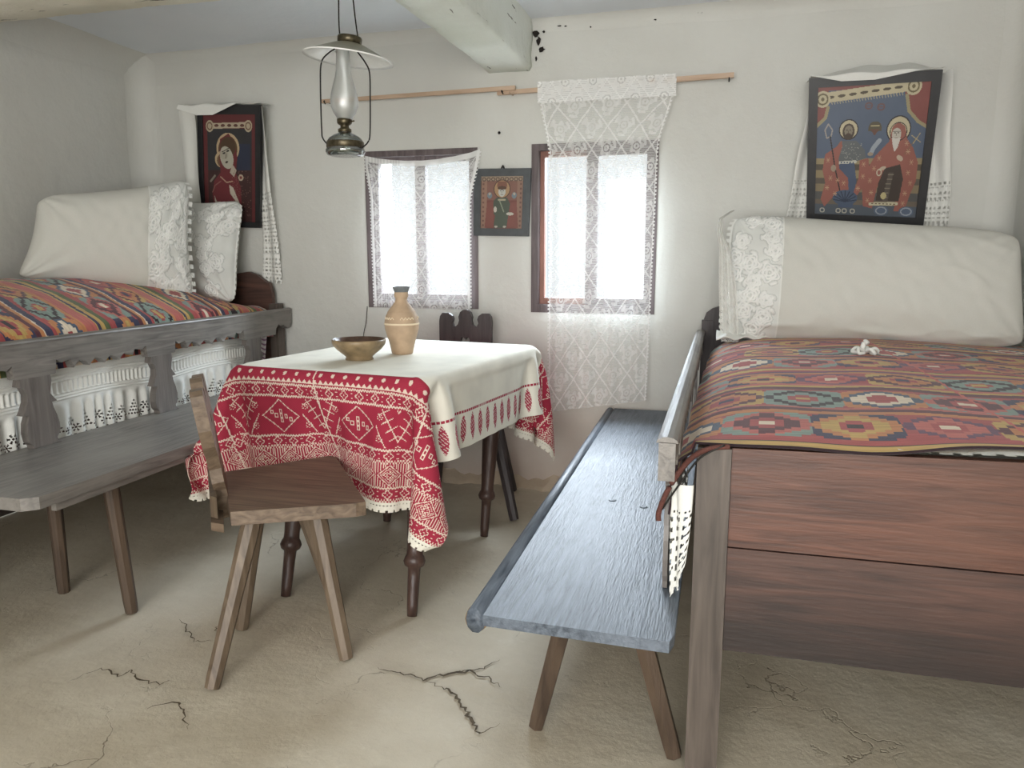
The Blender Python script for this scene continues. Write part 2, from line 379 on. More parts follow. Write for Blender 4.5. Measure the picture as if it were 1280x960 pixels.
# earth floor with cracks
def mat_floor():
    m, nt, b = newmat('trodden_earth_floor'); v = coords(nt)
    n1 = N(nt, 'ShaderNodeTexNoise'); n1.inputs['Scale'].default_value = 1.5; n1.inputs['Detail'].default_value = 10; n1.inputs['Roughness'].default_value = 0.62; nt.links.new(v, n1.inputs['Vector'])
    col = ramp(nt, n1.outputs['Fac'], [(0.28, rgb(172, 160, 138)), (0.5, rgb(194, 184, 164)), (0.72, rgb(210, 202, 184))])
    nd = N(nt, 'ShaderNodeTexNoise'); nd.inputs['Scale'].default_value = 5; nd.inputs['Detail'].default_value = 8; nt.links.new(v, nd.inputs['Vector'])
    mixv = N(nt, 'ShaderNodeMix', data_type='RGBA'); mixv.inputs['Factor'].default_value = 0.42
    nt.links.new(v, mixv.inputs[6]); nt.links.new(nd.outputs['Color'], mixv.inputs[7])
    vo = N(nt, 'ShaderNodeTexVoronoi', feature='DISTANCE_TO_EDGE'); vo.inputs['Scale'].default_value = 3.3; nt.links.new(mixv.outputs[2], vo.inputs['Vector'])
    nm = N(nt, 'ShaderNodeTexNoise'); nm.inputs['Scale'].default_value = 2.3; nm.inputs['Detail'].default_value = 3; nt.links.new(v, nm.inputs['Vector'])
    mk = ramp(nt, nm.outputs['Fac'], [(0.53, (0, 0, 0)), (0.66, (.75, .75, .75))])
    ck = ramp(nt, vo.outputs['Distance'], [(0.0, (1, 1, 1)), (0.011, (0, 0, 0))])
    mu = N(nt, 'ShaderNodeMath', operation='MULTIPLY'); nt.links.new(mk, mu.inputs[0]); nt.links.new(ck, mu.inputs[1])
    mx = N(nt, 'ShaderNodeMix', data_type='RGBA'); nt.links.new(mu.outputs[0], mx.inputs['Factor']); nt.links.new(col, mx.inputs[6]); mx.inputs[7].default_value = (*rgb(112, 100, 82), 1)
    # pale scuffs and small chips
    n4 = N(nt, 'ShaderNodeTexNoise'); n4.inputs['Scale'].default_value = 9; n4.inputs['Detail'].default_value = 9; n4.inputs['Roughness'].default_value = .7; nt.links.new(v, n4.inputs['Vector'])
    f4 = ramp(nt, n4.outputs['Fac'], [(0.58, (0, 0, 0)), (0.72, (0.45, 0.45, 0.45))])
    mx2 = N(nt, 'ShaderNodeMix', data_type='RGBA'); nt.links.new(f4, mx2.inputs['Factor']); nt.links.new(mx.outputs[2], mx2.inputs[6]); mx2.inputs[7].default_value = (*rgb(212, 204, 188), 1)
    nt.links.new(mx2.outputs[2], b.inputs['Base Color'])
    h = N(nt, 'ShaderNodeMath', operation='MULTIPLY_ADD'); nt.links.new(mu.outputs[0], h.inputs[0]); h.inputs[1].default_value = -0.8; nt.links.new(n4.outputs['Fac'], h.inputs[2])
    bump(nt, b, h.outputs[0], 0.55, 0.012)
    b.inputs['Roughness'].default_value = 0.62; b.inputs['Specular IOR Level'].default_value = 0.35
    return m
M_floor = mat_floor()
M_crack = mat_plain('crack_shadow_earth', rgb(96, 84, 66), 0.95, 0, 0.2, 90)

# ------------------------------------------------------------------ setting
XL, XR, YB, ZC = -3.2, 1.17, -5.4, 2.31
def st(o): o['kind'] = 'structure'; return o
nx, ny = 110, 140
gx, gy = np.meshgrid(np.linspace(XL-.05, XR+.05, nx+1), np.linspace(YB, 0.05, ny+1))
FZ = field(gx, gy, 1.1, seed=3)*0.004-0.004
floor = st(sheet('floor', np.stack([gx, gy, FZ], -1), M_floor))
# explicit large cracks: narrow dark clefts
def crack(pts, w, seed):
    r = random.Random(seed); P = []
    for a, b in zip(pts[:-1], pts[1:]):
        for k in range(6):
            t = k/6; P.append((a[0]+(b[0]-a[0])*t+r.uniform(-.006, .006), a[1]+(b[1]-a[1])*t+r.uniform(-.008, .008)))
    P.append(pts[-1]); vs_, fs = [], []
    for i, p in enumerate(P):
        q = P[min(i+1, len(P)-1)]; o = P[max(i-1, 0)]; d = np.array(q)-np.array(o); n = np.array([-d[1], d[0]])/(np.linalg.norm(d)+1e-9)
        ww = w*(.35+r.random()*.9)*min(1, 3*i/len(P)+.1, 3*(len(P)-1-i)/len(P)+.1)
        z = 0.0012
        vs_ += [(p[0]+n[0]*ww, p[1]+n[1]*ww, z), (p[0]-n[0]*ww, p[1]-n[1]*ww, z)]
    fs = [(2*i, 2*i+1, 2*i+3, 2*i+2) for i in range(len(P)-1)]
    return pyobj('crack', vs_, fs, M_crack, floor)
CR = [([(-.937, -1.895), (-.856, -1.905), (-.776, -1.919), (-.721, -1.869), (-.637, -1.828), (-.596, -1.756)], .0042),
      ([(-.776, -1.919), (-.706, -1.943), (-.656, -1.971), (-.621, -2.02), (-.578, -2.082), (-.544, -2.119), (-.508, -2.063)], .0045),
      ([(-.721, -1.869), (-.68, -1.84), (-.6, -1.86), (-.55, -1.90)], .003),
      ([(-1.75, -2.2), (-1.722, -2.109), (-1.633, -2.13), (-1.621, -2.095), (-1.56, -2.14), (-1.491, -2.135), (-1.473, -2.108)], .003),
      ([(-1.7, -1.78), (-1.62, -1.85), (-1.56, -1.90), (-1.5, -1.88)], .003), ([(-1.5, -1.72), (-1.55, -1.80), (-1.5, -1.86)], .002),
      ([(-1.45, -2.25), (-1.38, -2.20), (-1.33, -2.24), (-1.27, -2.30)], .003), ([(-.95, -2.35), (-.90, -2.42), (-.86, -2.40)], .003),
      ([(-.8, -1.35), (-.7, -1.33), (-.6, -1.37)], .0022), ([(-.72, -1.0), (-.6, -1.03), (-.5, -.98)], .002)]
for i, (p, w) in enumerate(CR): crack(p, w, i)

# back wall with two window openings (holes sit behind the frames), reveals 0.3 m deep
WL = (-1.835, -1.215, .925, 1.735); WR = (-.935, -.315, .915, 1.74)
def lumpy_wall(name, a, b, axis, seed, mat, holes=()):
    """axis 'y': wall in the xz plane; axis 'x': wall in the yz plane"""
    us = set(np.linspace(a, b, 150).round(4))
    zs = set(np.linspace(0, ZC+.03, 84).round(4))
    for h in holes: us |= {h[0], h[1]}; zs |= {h[2], h[3]}
    us = np.array(sorted(us)); zs = np.array(sorted(zs)); U, Z = np.meshgrid(us, zs)
    D = field(U, Z, 1.0, seed=seed)*.007+field(U, Z, .28, seed=seed+1)*.0022
    keep = np.ones((len(zs)-1, len(us)-1), bool)
    D = D*sstep(a, a+.25, U)*sstep(b, b-.25, U)*sstep(ZC, ZC-.2, Z)-.0005
    for h in holes:
        uc = (us[1:]+us[:-1])/2; zc = (zs[1:]+zs[:-1])/2
        keep &= ~((zc[:, None] > h[2]) & (zc[:, None] < h[3]) & (uc[None] > h[0]) & (uc[None] < h[1]))
        near = np.maximum(np.maximum(h[0]-U, U-h[1]), np.maximum(h[2]-Z, Z-h[3])); D = D*sstep(-.02, .12, near)
    P = np.stack([U, D, Z], -1) if axis == 'y' else np.stack([D, U, Z], -1)
    return P, keep
P, kp = lumpy_wall('w', XL-.02, XR+.02, 'y', 5, M_wall, (WL, WR))
wall_back = st(sheet('wall_back', P, M_wall, keep=kp))
P, kp = lumpy_wall('w', YB, .02, 'x', 15, M_wall); P[..., 0] += XL; wl = st(sheet('wall_left', P, M_wall))
P, kp = lumpy_wall('w', YB, .02, 'x', 25, M_wall); P[..., 0] += XR; wr = st(sheet('wall_right', P, M_wall))
for W, nm in ((WL, 'window_1'), (WR, 'window_2')):
    bm = bmesh.new(); x0, x1, z0, z1 = W
    a = [bm.verts.new((x, y, z)) for y in (0.0, .34) for x, z in ((x0, z0), (x1, z0), (x1, z1), (x0, z1))]
    for i in range(4): bm.faces.new((a[i], a[(i+1) % 4], a[4+(i+1) % 4], a[4+i]))
    o = bmobj('reveal', bm, M_wall, wall_back)
# outer face of the wall
bm = bmesh.new()
e_ = .012
for lo, hi in (((XL-.3, .341, 0), (WL[0]-e_, .36, 2.6)), ((WL[1]+e_, .341, 0), (WR[0]-e_, .36, 2.6)), ((WR[1]+e_, .341, 0), (XR+.3, .36, 2.6)),
               ((WL[0]-e_, .341, 0), (WL[1]+e_, .36, WL[2]-e_)), ((WL[0]-e_, .341, WL[3]+e_), (WL[1]+e_, .36, 2.6)), ((WR[0]-e_, .341, 0), (WR[1]+e_, .36, WR[2]-e_)), ((WR[0]-e_, .341, WR[3]+e_), (WR[1]+e_, .36, 2.6))):
    bm_box(bm, lo, hi)
bmobj('outer_face', bm, M_wall, wall_back)
# wall behind the photographer with a wide open doorway and side windows letting the daylight in
bm = bmesh.new()
for lo, hi in (((XL-.1, YB-.25, 0), (-1.5, YB, 2.35)), ((1.0, YB-.25, 0), (XR+.1, YB, 2.35)), ((-1.5, YB-.25, 2.1), (1.0, YB, 2.35))): bm_box(bm, lo, hi)
st(bmobj('wall_rear', bm, M_wall))
gx, gy = np.meshgrid(np.linspace(XL-.05, XR+.05, 90), np.linspace(YB-.05, 0.05, 100))
CZ = ZC+field(gx, gy, 1.5, seed=8)*.012+(gx+1)*.004
ceiling = st(sheet('ceiling', np.stack([gx, gy, CZ], -1), M_ceil))
# outside ground, and the eaves above the windows
bm = bmesh.new(); bm_box(bm, (-14, .4, -.3), (12, 16, -.25)); st(bmobj('ground_outside', bm, mat_plain('pale_yard', rgb(170, 168, 150), .9)))
bm = bmesh.new(); bm_box(bm, (XL-.3, YB-.3, 2.42), (XR+.3, .5, 2.5)); st(bmobj('roof_deck', bm, M_frame))
# coved joints of walls and ceiling
def cove(name, path, r, dirs, mat):
    vs_, fs = [], []; n = 7; m = len(path)
    (ax, ay, az), (bx, by, bz) = dirs
    for i, p in enumerate(path):
        rr = r*(1+.04*math.sin(i*.9)+.03*math.sin(i*.37+1))
        for k in range(n):
            t = k/(n-1)*PI/2; ca, cb = rr*(1-math.sin(t)), rr*(1-math.cos(t))
            vs_.append((p[0]+ax*ca+bx*cb, p[1]+ay*ca+by*cb, p[2]+az*ca+bz*cb))
    for i in range(m-1):
        for k in range(n-1): a = i*n+k; fs.append((a, a+1, a+n+1, a+n))
    return st(pyobj(name, vs_, fs, mat, None, True))
cove('trim_1', [(x, -.001, ZC+.014) for x in np.linspace(XL, XR, 50)], .075, ((0, -1, 0), (0, 0, -1)), M_wall)
cove('trim_2', [(XL+.001, y, ZC+.014) for y in np.linspace(YB, 0, 50)], .16, ((1, 0, 0), (0, 0, -1)), M_wall)
cove('trim_3', [(XR-.001, y, ZC+.014) for y in np.linspace(YB, 0, 50)], .06, ((-1, 0, 0), (0, 0, -1)), M_wall)
cove('trim_4', [(XL+.001, -.001, z) for z in np.linspace(0, ZC, 30)], .12, ((1, 0, 0), (0, -1, 0)), M_wall)
cove('trim_5', [(XR-.001, -.001, z) for z in np.linspace(0, ZC, 30)], .09, ((-1, 0, 0), (0, -1, 0)), M_wall)
# swollen plaster foot along the back wall
vs_, fs = [], []
for i, x in enumerate(np.linspace(XL, XR, 160)):
    w = .05+.02*math.sin(i*.31)+.012*math.sin(i*1.1+2)+.008*math.sin(i*2.3); h = .035+.012*math.sin(i*.5+1)+.006*math.sin(i*1.9)
    vs_ += [(x, -w, -.004), (x, -w*.86, h*.45), (x, -w*.5, h*.85), (x, -.0, h*1.5)]
for i in range(159):
    for k in range(3): a = i*4+k; fs.append((a, a+1, a+5, a+4))
st(pyobj('trim_6', vs_, fs, mat_plaster('earthen_foot_plaster', rgb(190, 174, 154), rgb(160, 144, 122), rel=1.0), None, True))

# beams
def rough_beam(name, p0, p1, wid, zb, zt, mat, axis, seed, cham=.03):
    n = 90; vs_, fs = [], []; r = np.random.default_rng(seed)
    prof = [(-.5, 1), (-.5, .55), (-.5, .22), (-.36, 0), (-.1, 0), (.12, 0), (.455, 0.0), (.5, .06), (.5, .34), (.5, .6), (.5, 1)]
    m = len(prof); t = np.linspace(0, 1, n); wob = [field(t*3.8, t*0+k, .9, seed=seed+k)*.012+field(t*3.8, t*0, .18, seed=seed+k+50)*.004 for k in range(m)]
    wz = [field(t*3.8, t*0+k, .7, seed=seed+k+20)*.010+field(t*3.8, t*0, .15, seed=seed+k+70)*.004 for k in range(m)]
    for i in range(n):
        for k, (a, b) in enumerate(prof):
            c = p0+(p1-p0)*t[i]; u = a*wid+wob[k][i]; z = zb+(zt-zb)*b+(wz[k][i] if b < .9 else 0)
            vs_.append((p0x[0]+u, c, z) if axis == 'y' else (c, p0x[0]+u, z))
    for i in range(n-1):
        for k in range(m-1): a = i*m+k; fs.append((a, a+1, a+m+1, a+m))
    fs.append(tuple(range(m))[::-1]); fs.append(tuple((n-1)*m+k for k in range(m)))
    return st(pyobj(name, vs_, fs, mat, None, True))
p0x = [-1.06]; rough_beam('beam', .01, -5.3, .25, 2.085, 2.33, M_beam, 'y', 31)
M_beam2 = mat_plaster('yellowed_beam', rgb(230, 228, 214), rgb(212, 206, 184), rel=.8, checks=(4.5, 34, 34))
p0x = [-1.39]; rough_beam('crossbeam', XL+.0, -1.2, .30, 2.10, 2.34, M_beam2, 'x', 44)
# knocked-out plaster beside the beam head
M_hole = mat_plain('hollow_dark', rgb(40, 36, 32), .95, 0, .3, 60)
for k, (x, z, sx, sz) in enumerate(((-.915, 2.25, .018, .016), (-.90, 2.215, .012, .02), (-.885, 2.175, .016, .014), (-.875, 2.255, .007, .006), (-.912, 2.135, .006, .012), (-.80, 2.275, .01, .003), (-.77, 2.272, .007, .003), (-.65, 2.26, .005, .004), (-.35, 2.27, .008, .004), (-.15, 2.285, .012, .003))):
    rr = random.Random(k); n = 11; vs_ = [(x, -.004-.0, z)]+[(x+sx*math.cos(2*PI*i/n)*rr.uniform(.6, 1.2), -.0115, z+sz*math.sin(2*PI*i/n)*rr.uniform(.6, 1.2)) for i in range(n)]
    pyobj('plaster_hole', vs_, [(0, 1+i, 1+(i+1) % n) for i in range(n)], M_hole, wall_back)

tube('thread', [(-1.843, -.008, .93), (-1.85, -.012, .85), (-1.868, -.010, .78), (-1.872, -.012, .72)], .0018, M_black, wall_back)
# windows: frame, two casements with mullion, glass
def window(nm, W, reveal_red):
    x0, x1, z0, z1 = W
    bm = bmesh.new()
    for lo, hi in (((x0, -.004, z0), (x0+.035, .10, z1)), ((x1-.035, -.004, z0), (x1, .10, z1)), ((x0+.035, -.004, z1-.03), (x1-.035, .10, z1)), ((x0+.035, -.004, z0), (x1-.035, .10, z0+.04))): bm_box(bm, lo, hi)
    w = st(bmobj(nm, bm, M_frame, None, bevel=0)); 
    xm = (x0+x1)/2-.01; 
    for side, (a, b) in enumerate(((x0+.036, xm-.001), (xm+.001, x1-.036))):
        bm = bmesh.new(); c, d = z0+.041, z1-.031; s = .032; y0, y1 = .035, .075
        for lo, hi in (((a, y0, c), (a+s*.7, y1, d)), ((b-s*.7, y0, c), (b, y1, d)), ((a+s*.7, y0, d-s*.8), (b-s*.7, y1, d)), ((a+s*.7, y0, c), (b-s*.7, y1, c+s))): bm_box(bm, lo, hi)
        cs = bmobj('casement', bm, M_redwood if (reveal_red and side == 0) else M_frame, w, bevel=.002)
        pyobj('pane', [(a+.02, .056, c+.02), (b-.02, .056, c+.02), (b-.02, .056, d-.02), (a+.02, .056, d-.02)], [(0, 1, 2, 3)], M_glass, cs)
    box('mullion', (xm-.028, .02, z0+.04), (xm+.028, .036, z1-.03), M_frame, w, .003)
    return w
window('window_1', WL, False); window('window_2', WR, True)

# ------------------------------------------------------------------ lace patterns
def lace_pattern(U, V, dia=.15, net=.30, seed=0, rows=True):
    """share of thread (0..1): square net, diamond lattice, a rosette in each diamond"""
    a = net+(.10*((np.floor(V/.004) % 2)-.5)*2 if rows else 0)
    p = (U/dia+V/(dia*1.25)); q = (U/dia-V/(dia*1.25))
    ln = np.minimum(abs(p-np.round(p)), abs(q-np.round(q)))
    a = np.where(ln < .03, .66, a+0*U)
    # rosette centres at half-integers of p and q
    pc, qc = np.floor(p)+.5, np.floor(q)+.5
    uc = (pc+qc)/2*dia; vc = (pc-qc)/2*dia*1.25
    r = np.hypot(U-uc, V-vc); th = np.arctan2(V-vc, U-uc)
    fl = (r < .034*(1+.22*np.cos(5*th))); inner = (abs(r-.017) < .0028) | (r < .005)
    a = np.where(fl, .58, a); a = np.where(fl & inner, .25, a)
    lf = (abs(r-.046) < .007) & (np.cos(3*th+1) > .35); a = np.where(lf, .6, a)
    return a
# right window curtain, hangs from the rod
cr = root('lace_curtain', 'long white crochet lace curtain hanging from wooden rod over right window to bench', 'curtain', (-.58, -.07, 2.0))
h, w = 400, 160
v, u = np.meshgrid(np.linspace(0, 1, h+1), np.linspace(0, 1, w+1), indexing='ij')
t = sstep(0, .22, v)
xl = -.886+(.053*t)+.0*v; xr = -.240-.066*t-.028*v
z_top = 1.995+.003*u; z_bot = .415+.085*u
X = xl+(xr-xl)*u; Z = z_top+(z_bot-z_top)*v
Y = -.075+.012*np.sin(u*24+1.5*v)*sstep(.05, .6, v)*.6+.006*np.sin(u*55)+.006*field(X, Z, .5, seed=4)
Y = np.minimum(Y, -.03)
uc, vc = (u[:-1, :-1]+.5/w), (v[:-1, :-1]+.5/h)
al = lace_pattern(uc*.60, vc*1.55, .16, .33)
al = np.where(vc < .05, np.maximum(al*1.15, .72*(np.floor(vc*400) % 2)+.35), al)
edge = np.minimum(uc, 1-uc)*.6; al = np.where(edge < .010, .85, al)
A4 = np.ones((h, w, 4)); A4[..., 3] = np.clip(al, 0, 1)
kp = ~((edge < .007) & (np.sin(vc*1.55/.018*2*PI) > .0))
sheet('lace_panel', np.stack([X, Y, Z], -1), M_lace, cr, A4, kp)
bm = bmesh.new()
P = np.stack(np.meshgrid(np.linspace(-.886, -.24, 140), np.linspace(1.915, 2.012, 24)), -1)
ys = -.088-.004*np.sin(P[..., 0]*40)
hc = np.ones((23, 139, 4)); hu, hv = np.meshgrid(np.arange(139)*.0046, np.arange(23)*.004)
hc[..., 3] = np.clip(lace_pattern(hu, hv, .13, .52)+.05, 0, 1)
sheet('turned_over_heading', np.stack([P[..., 0], ys, P[..., 1]], -1), M_lace, cr, hc)
# left window curtain, pinned at its top corners
cl = root('short_lace_curtain', 'short white lace curtain with picot edge pinned over left window, top sagging', 'curtain', (-1.5, -.03, 1.7))
h, w = 230, 165
v, u = np.meshgrid(np.linspace(0, 1, h+1), np.linspace(0, 1, w+1), indexing='ij')
ztop = 1.712+(.012)*u-.040*4*u*(1-u)-.0; zb = .93-.012*u
X = (-1.828+.030*sstep(0, .3, v)+.0*v)+((-1.186-.050*sstep(0, .35, v)-.01*v)-(-1.828+.03*sstep(0, .3, v)))*u
Z = ztop+(zb-ztop)*v
Y = -.024-.006*np.sin(u*20+v*3)*.5-.004*np.sin(u*47)-.01*sstep(0, .1, v)*(1-v)
uc, vc = (u[:-1, :-1]+.5/w), (v[:-1, :-1]+.5/h)
al = lace_pattern(uc*.62, vc*.78, .155, .36)
al = np.where(vc < .035, .75, al); edge = np.minimum(uc, 1-uc)*.6
al = np.where(edge < .022, .8, al)
al = np.where((uc < .33), al*.9+.08*np.sin(uc*240), al)   # gathered threads at the left
kp = ~((edge < .009) & (np.sin(vc*.78/.017*2*PI) > 0))
A4 = np.ones((h, w, 4)); A4[..., 3] = np.clip(al, 0, 1)
sheet('lace_panel', np.stack([X, Y, Z], -1), M_lace, cl, A4, kp)

# rods (two overlapping lath pieces) and nails
rd = root('curtain_rod', 'long pale wooden lath nailed to wall above the left window', 'curtain rod', (-1.5, -.05, 1.98))
hexa('lath', [(-2.04, -.062, 1.977), (-1.005, -.062, 1.988), (-1.005, -.045, 1.988), (-2.04, -.045, 1.977), (-2.04, -.062, 1.995), (-1.005, -.062, 2.008), (-1.005, -.045, 2.008), (-2.04, -.045, 1.995)], M_rod, rd, .002)
for x in (-2.02, -1.07): tube('nail', [(x, .005, 1.985), (x, -.07, 1.985), (x+.01, -.075, 1.968)], .003, M_black, rd)
rd2 = root('curtain_rod', 'pale wooden lath above right window carrying the long lace curtain', 'curtain rod', (-.5, -.05, 1.99))
hexa('lath', [(-1.10, -.044, 1.972), (.010, -.084, 1.982), (.010, -.066, 1.982), (-1.10, -.026, 1.972), (-1.10, -.044, 1.992), (.010, -.084, 2.004), (.010, -.066, 2.004), (-1.10, -.026, 1.992)], M_rod, rd2, .002)
tube('nail', [(-.01, .005, 1.985), (-.01, -.09, 1.98), (-.01, -.092, 1.962)], .003, M_black, rd2)
tube('nail', [(-1.03, .005, 1.975), (-1.03, -.07, 1.975), (-.99, -.085, 1.965)], .003, M_rod, rd2)
nl = lathe('wall_nail', (-1.10, -.004, 1.80), [(.001, 0), (.007, 0), (.007, .006), (.001, .008)], M_black, None, 10, True, Matrix.Rotation(PI/2, 3, 'X')); tag(nl, 'single dark nail head in bare wall between the two windows', 'nail')

# ------------------------------------------------------------------ icons
def icon(label, q, art, fw, mf, aw, ah, thick=.022, gl=True, tf=1.0):
    """q: TL, TR, BR, BL front-face corners"""
    q = [np.array(p, float) for p in q]; TL, TR, BR, BL = q
    c = (BL+BR)/2; r = root('icon_painting', label, 'picture', tuple(c))
    n = np.cross(TR-TL, BL-TL); n /= np.linalg.norm(n); n = n if n[1] < 0 else -n
    at = lambda s, t: (TL*(1-s)+TR*s)*(1-t)+(BL*(1-s)+BR*s)*t
    W, H = np.linalg.norm(TR-TL), np.linalg.norm(BL-TL); a, b = fw/W, fw/H; bt = b*tf
    cells = [((0, 0), (1, bt)), ((0, 1-b), (1, 1)), ((0, bt), (a, 1-b)), ((1-a, bt), (1, 1-b))]
    for (s0, t0), (s1, t1) in cells:
        f = [at(s0, t1), at(s1, t1), at(s1, t0), at(s0, t0)]
        hexa('frame_rail', [p-n*thick for p in f]+list(f), mf, r, .0015)
    hh, ww = art.shape[:2]; S, T = np.meshgrid(np.linspace(a*.95, 1-a*.95, ww+1), np.linspace(bt*.95, 1-b*.95, hh+1))
    P = np.stack([(TL[k]*(1-S)+TR[k]*S)*(1-T)+(BL[k]*(1-S)+BR[k]*S)*T-n[k]*.008 for k in range(3)], -1)
    sheet('painting', P, M_print, r, art, smooth=False)
    f = [at(0, 1), at(1, 1), at(1, 0), at(0, 0)]
    return r
# right icon: two haloed standing saints in red cloaks on a blue ground
c = Canvas(200, 256, C8(86, 104, 134), 1.0, 1.28)
RED, RED2, DK, CRM, BLU = C8(176, 92, 76), C8(158, 72, 62), C8(52, 44, 42), C8(214, 198, 152), C8(72, 92, 128)
for k, (y, col) in enumerate(((.70, C8(168, 146, 98)), (.76, C8(96, 84, 66)), (.82, C8(160, 138, 92)), (.90, C8(104, 92, 74)), (.96, C8(150, 128, 90)), (1.04, C8(92, 92, 88)), (1.12, C8(120, 104, 84)))): c.rect(0, y, 1, y+.1, col)
c.rect(0, 1.17, 1, 1.28, C8(84, 96, 108))
c.poly([(0, 0), (.1, 0), (.10, .22), (.06, .34), (0, .38)], RED2)
c.poly([(.76, 0), (1, 0), (1, .40), (.90, .35), (.82, .24), (.78, .1)], RED2)
c.line([(.10, .2), (.08, .3), (0, .38)], .03, C8(176, 160, 108)); c.line([(.80, .12), (.83, .26), (.92, .36), (1, .41)], .03, C8(176, 160, 108))
c.rect(0, 0, 1, .04, RED2); c.line([(.05, .11), (.84, .03)], .10, CRM)
for k in range(7): x = .12+k*.10; c.ell(x, .105-k*.0105, .035, .014, C8(92, 78, 50), -6)
for x, y in ((.05, .12), (.85, .04)):
    c.ell(x, y, .07, .08, CRM); c.ring(x, y, .045, .05, .16, C8(122, 104, 62)); c.ell(x, y, .015, .018, C8(122, 104, 62))
for k in range(26): x = .13+k*.025; c.line([(x, .15-.1*(x-.1)*.9), (x+.008, .175-.1*(x-.1)*.9)], .006, C8(196, 184, 140))
for x, y in ((.47, .20), (.58, .215)): c.ring(x, y, .03, .028, .25, C8(120, 82, 82)); c.line([(x-.02, y), (x+.02, y)], .008, C8(120, 82, 82))
# left saint
c.ell(.30, .42, .085, .095, CRM); c.ring(.30, .42, .085, .095, .06, DK)
c.ell(.30, .44, .056, .078, C8(84, 66, 48)); c.ell(.30, .435, .038, .055, C8(148, 134, 108)); c.ell(.30, .485, .032, .030, C8(84, 66, 48))
for dx in (-.014, .014): c.ell(.30+dx, .425, .007, .004, DK)
c.line([(.30, .43), (.297, .452)], .005, C8(92, 76, 60)); c.line([(.29, .468), (.312, .468)], .005, C8(110, 62, 52))
c.poly([(.22, .53), (.38, .53), (.46, .62), (.48, .70), (.36, .74), (.22, .74), (.18, .62)], C8(104, 110, 112))
for k in range(60): x, y = .21+random.random()*.22, .55+random.random()*.17; c.ell(x, y, .004, .004, C8(168, 170, 160))
c.poly([(.22, .74), (.37, .74), (.40, .92), (.38, 1.20), (.24, 1.20), (.22, 1.0)], BLU)
c.line([(.21, .745), (.38, .735)], .028, C8(210, 208, 190)); 
for k in range(6): c.ell(.22+.028*k, .742, .007, .008, BLU)
c.poly([(.24, .52), (.20, .58), (.09, .66), (.07, .82), (.10, .95), (.06, 1.12), (.10, 1.20), (.16, 1.12), (.26, 1.04), (.33, 1.02), (.32, .90), (.23, .80), (.22, .70), (.25, .58)], RED)
c.poly([(.42, .72), (.50, .70), (.52, .82), (.46, 1.0), (.40, 1.10), (.37, 1.08), (.42, .90)], RED)
c.line([(.11, .36), (.15, .42), (.14, .48), (.10, .50), (.08, .42), (.11, .36)], .012, C8(170, 160, 150)); c.line([(.13, .48), (.19, .80), (.26, 1.08)], .012, DK)
c.ell(.175, .80, .025, .035, C8(176, 152, 124))
c.ell(.30, 1.10, .12, .08, C8(74, 94, 124))
for k in range(9): a = PI*(1+k/8); c.line([(.30, 1.14), (.30+.11*math.cos(a), 1.12+.09*math.sin(a))], .01, C8(44, 58, 86))
# helmet, sleeve arm
c.ell(.54, .40, .058, .052, C8(98, 88, 60)); c.rect(.48, .40, .60, .44, C8(98, 88, 60)); c.rect(.50, .385, .58, .397, C8(206, 190, 130)); c.poly([(.50, .42), (.58, .42), (.54, .485)], C8(120, 76, 56))
c.line([(.59, .53), (.54, .60), (.52, .655)], .042, C8(166, 178, 190)); c.ell(.515, .66, .026, .018, C8(176, 152, 124))
# right saint
c.ell(.755, .43, .105, .125, CRM); c.ring(.755, .43, .105, .125, .05, DK)
c.poly([(.70, .40), (.75, .36), (.81, .40), (.84, .52), (.90, .60), (.96, .74), (.96, .92), (.92, 1.05), (.88, 1.22), (.78, 1.22), (.80, 1.0), (.76, .80), (.64, .86), (.60, 1.0), (.57, 1.20), (.48, 1.18), (.46, 1.0), (.50, .80), (.56, .68), (.68, .54)], RED)
c.ring(.755, .45, .075, .085, .05, DK)
c.ell(.74, .475, .042, .060, C8(206, 196, 178)); c.poly([(.70, .51), (.78, .51), (.76, .60), (.735, .64), (.715, .58)], C8(222, 216, 204))
for dx in (-.016, .014): c.ell(.74+dx, .462, .009, .005, DK); c.line([(.725+dx, .447), (.757+dx, .447)], .004, DK)
c.line([(.74, .465), (.737, .49)], .005, C8(120, 100, 84)); c.line([(.728, .507), (.752, .507)], .005, C8(130, 70, 60))
c.poly([(.66, .80), (.80, .76), (.84, .90), (.82, 1.12), (.60, 1.12), (.61, .95)], C8(72, 56, 46))
c.poly([(.70, .84), (.745, .84), (.715, 1.12), (.665, 1.12)], C8(96, 84, 70))
for k in range(6): c.line([(.700-.008*k, .86+.045*k), (.745-.008*k, .86+.045*k)], .008, C8(140, 128, 104))
c.ell(.67, 1.07, .028, .035, C8(206, 188, 120)); c.line([(.55, 1.155), (.80, 1.145)], .032, C8(216, 206, 160))
for k in range(7): c.ell(.57+.035*k, 1.15, .010, .007, C8(120, 90, 60))
c.ell(.64, .80, .035, .018, C8(206, 180, 150), -25); c.ell(.79, .70, .035, .022, C8(206, 180, 150), 40); c.ring(.61, .84, .02, .03, .2, C8(216, 206, 170))
c.line([(.83, .66), (.93, .50)], .007, C8(150, 110, 70)); c.line([(.88, .49), (.96, .55)], .008, C8(196, 176, 120)); c.line([(.95, .47), (.90, .56)], .008, C8(196, 176, 120))
for (x, y) in [(.12, .72), (.15, .9), (.22, .92), (.28, .95), (.12, 1.0), (.20, 1.06), (.46, .76), (.46, .88), (.42, 1.0), (.60, .70), (.56, .80), (.53, .92), (.55, 1.04), (.52, 1.12), (.86, .64), (.90, .74), (.88, .84), (.91, .94), (.87, 1.04), (.86, 1.14), (.84, .56)]:
    for k in range(6): a = k*PI/3; c.line([(x, y), (x+.022*math.cos(a), y+.024*math.sin(a))], .005, C8(214, 160, 116))
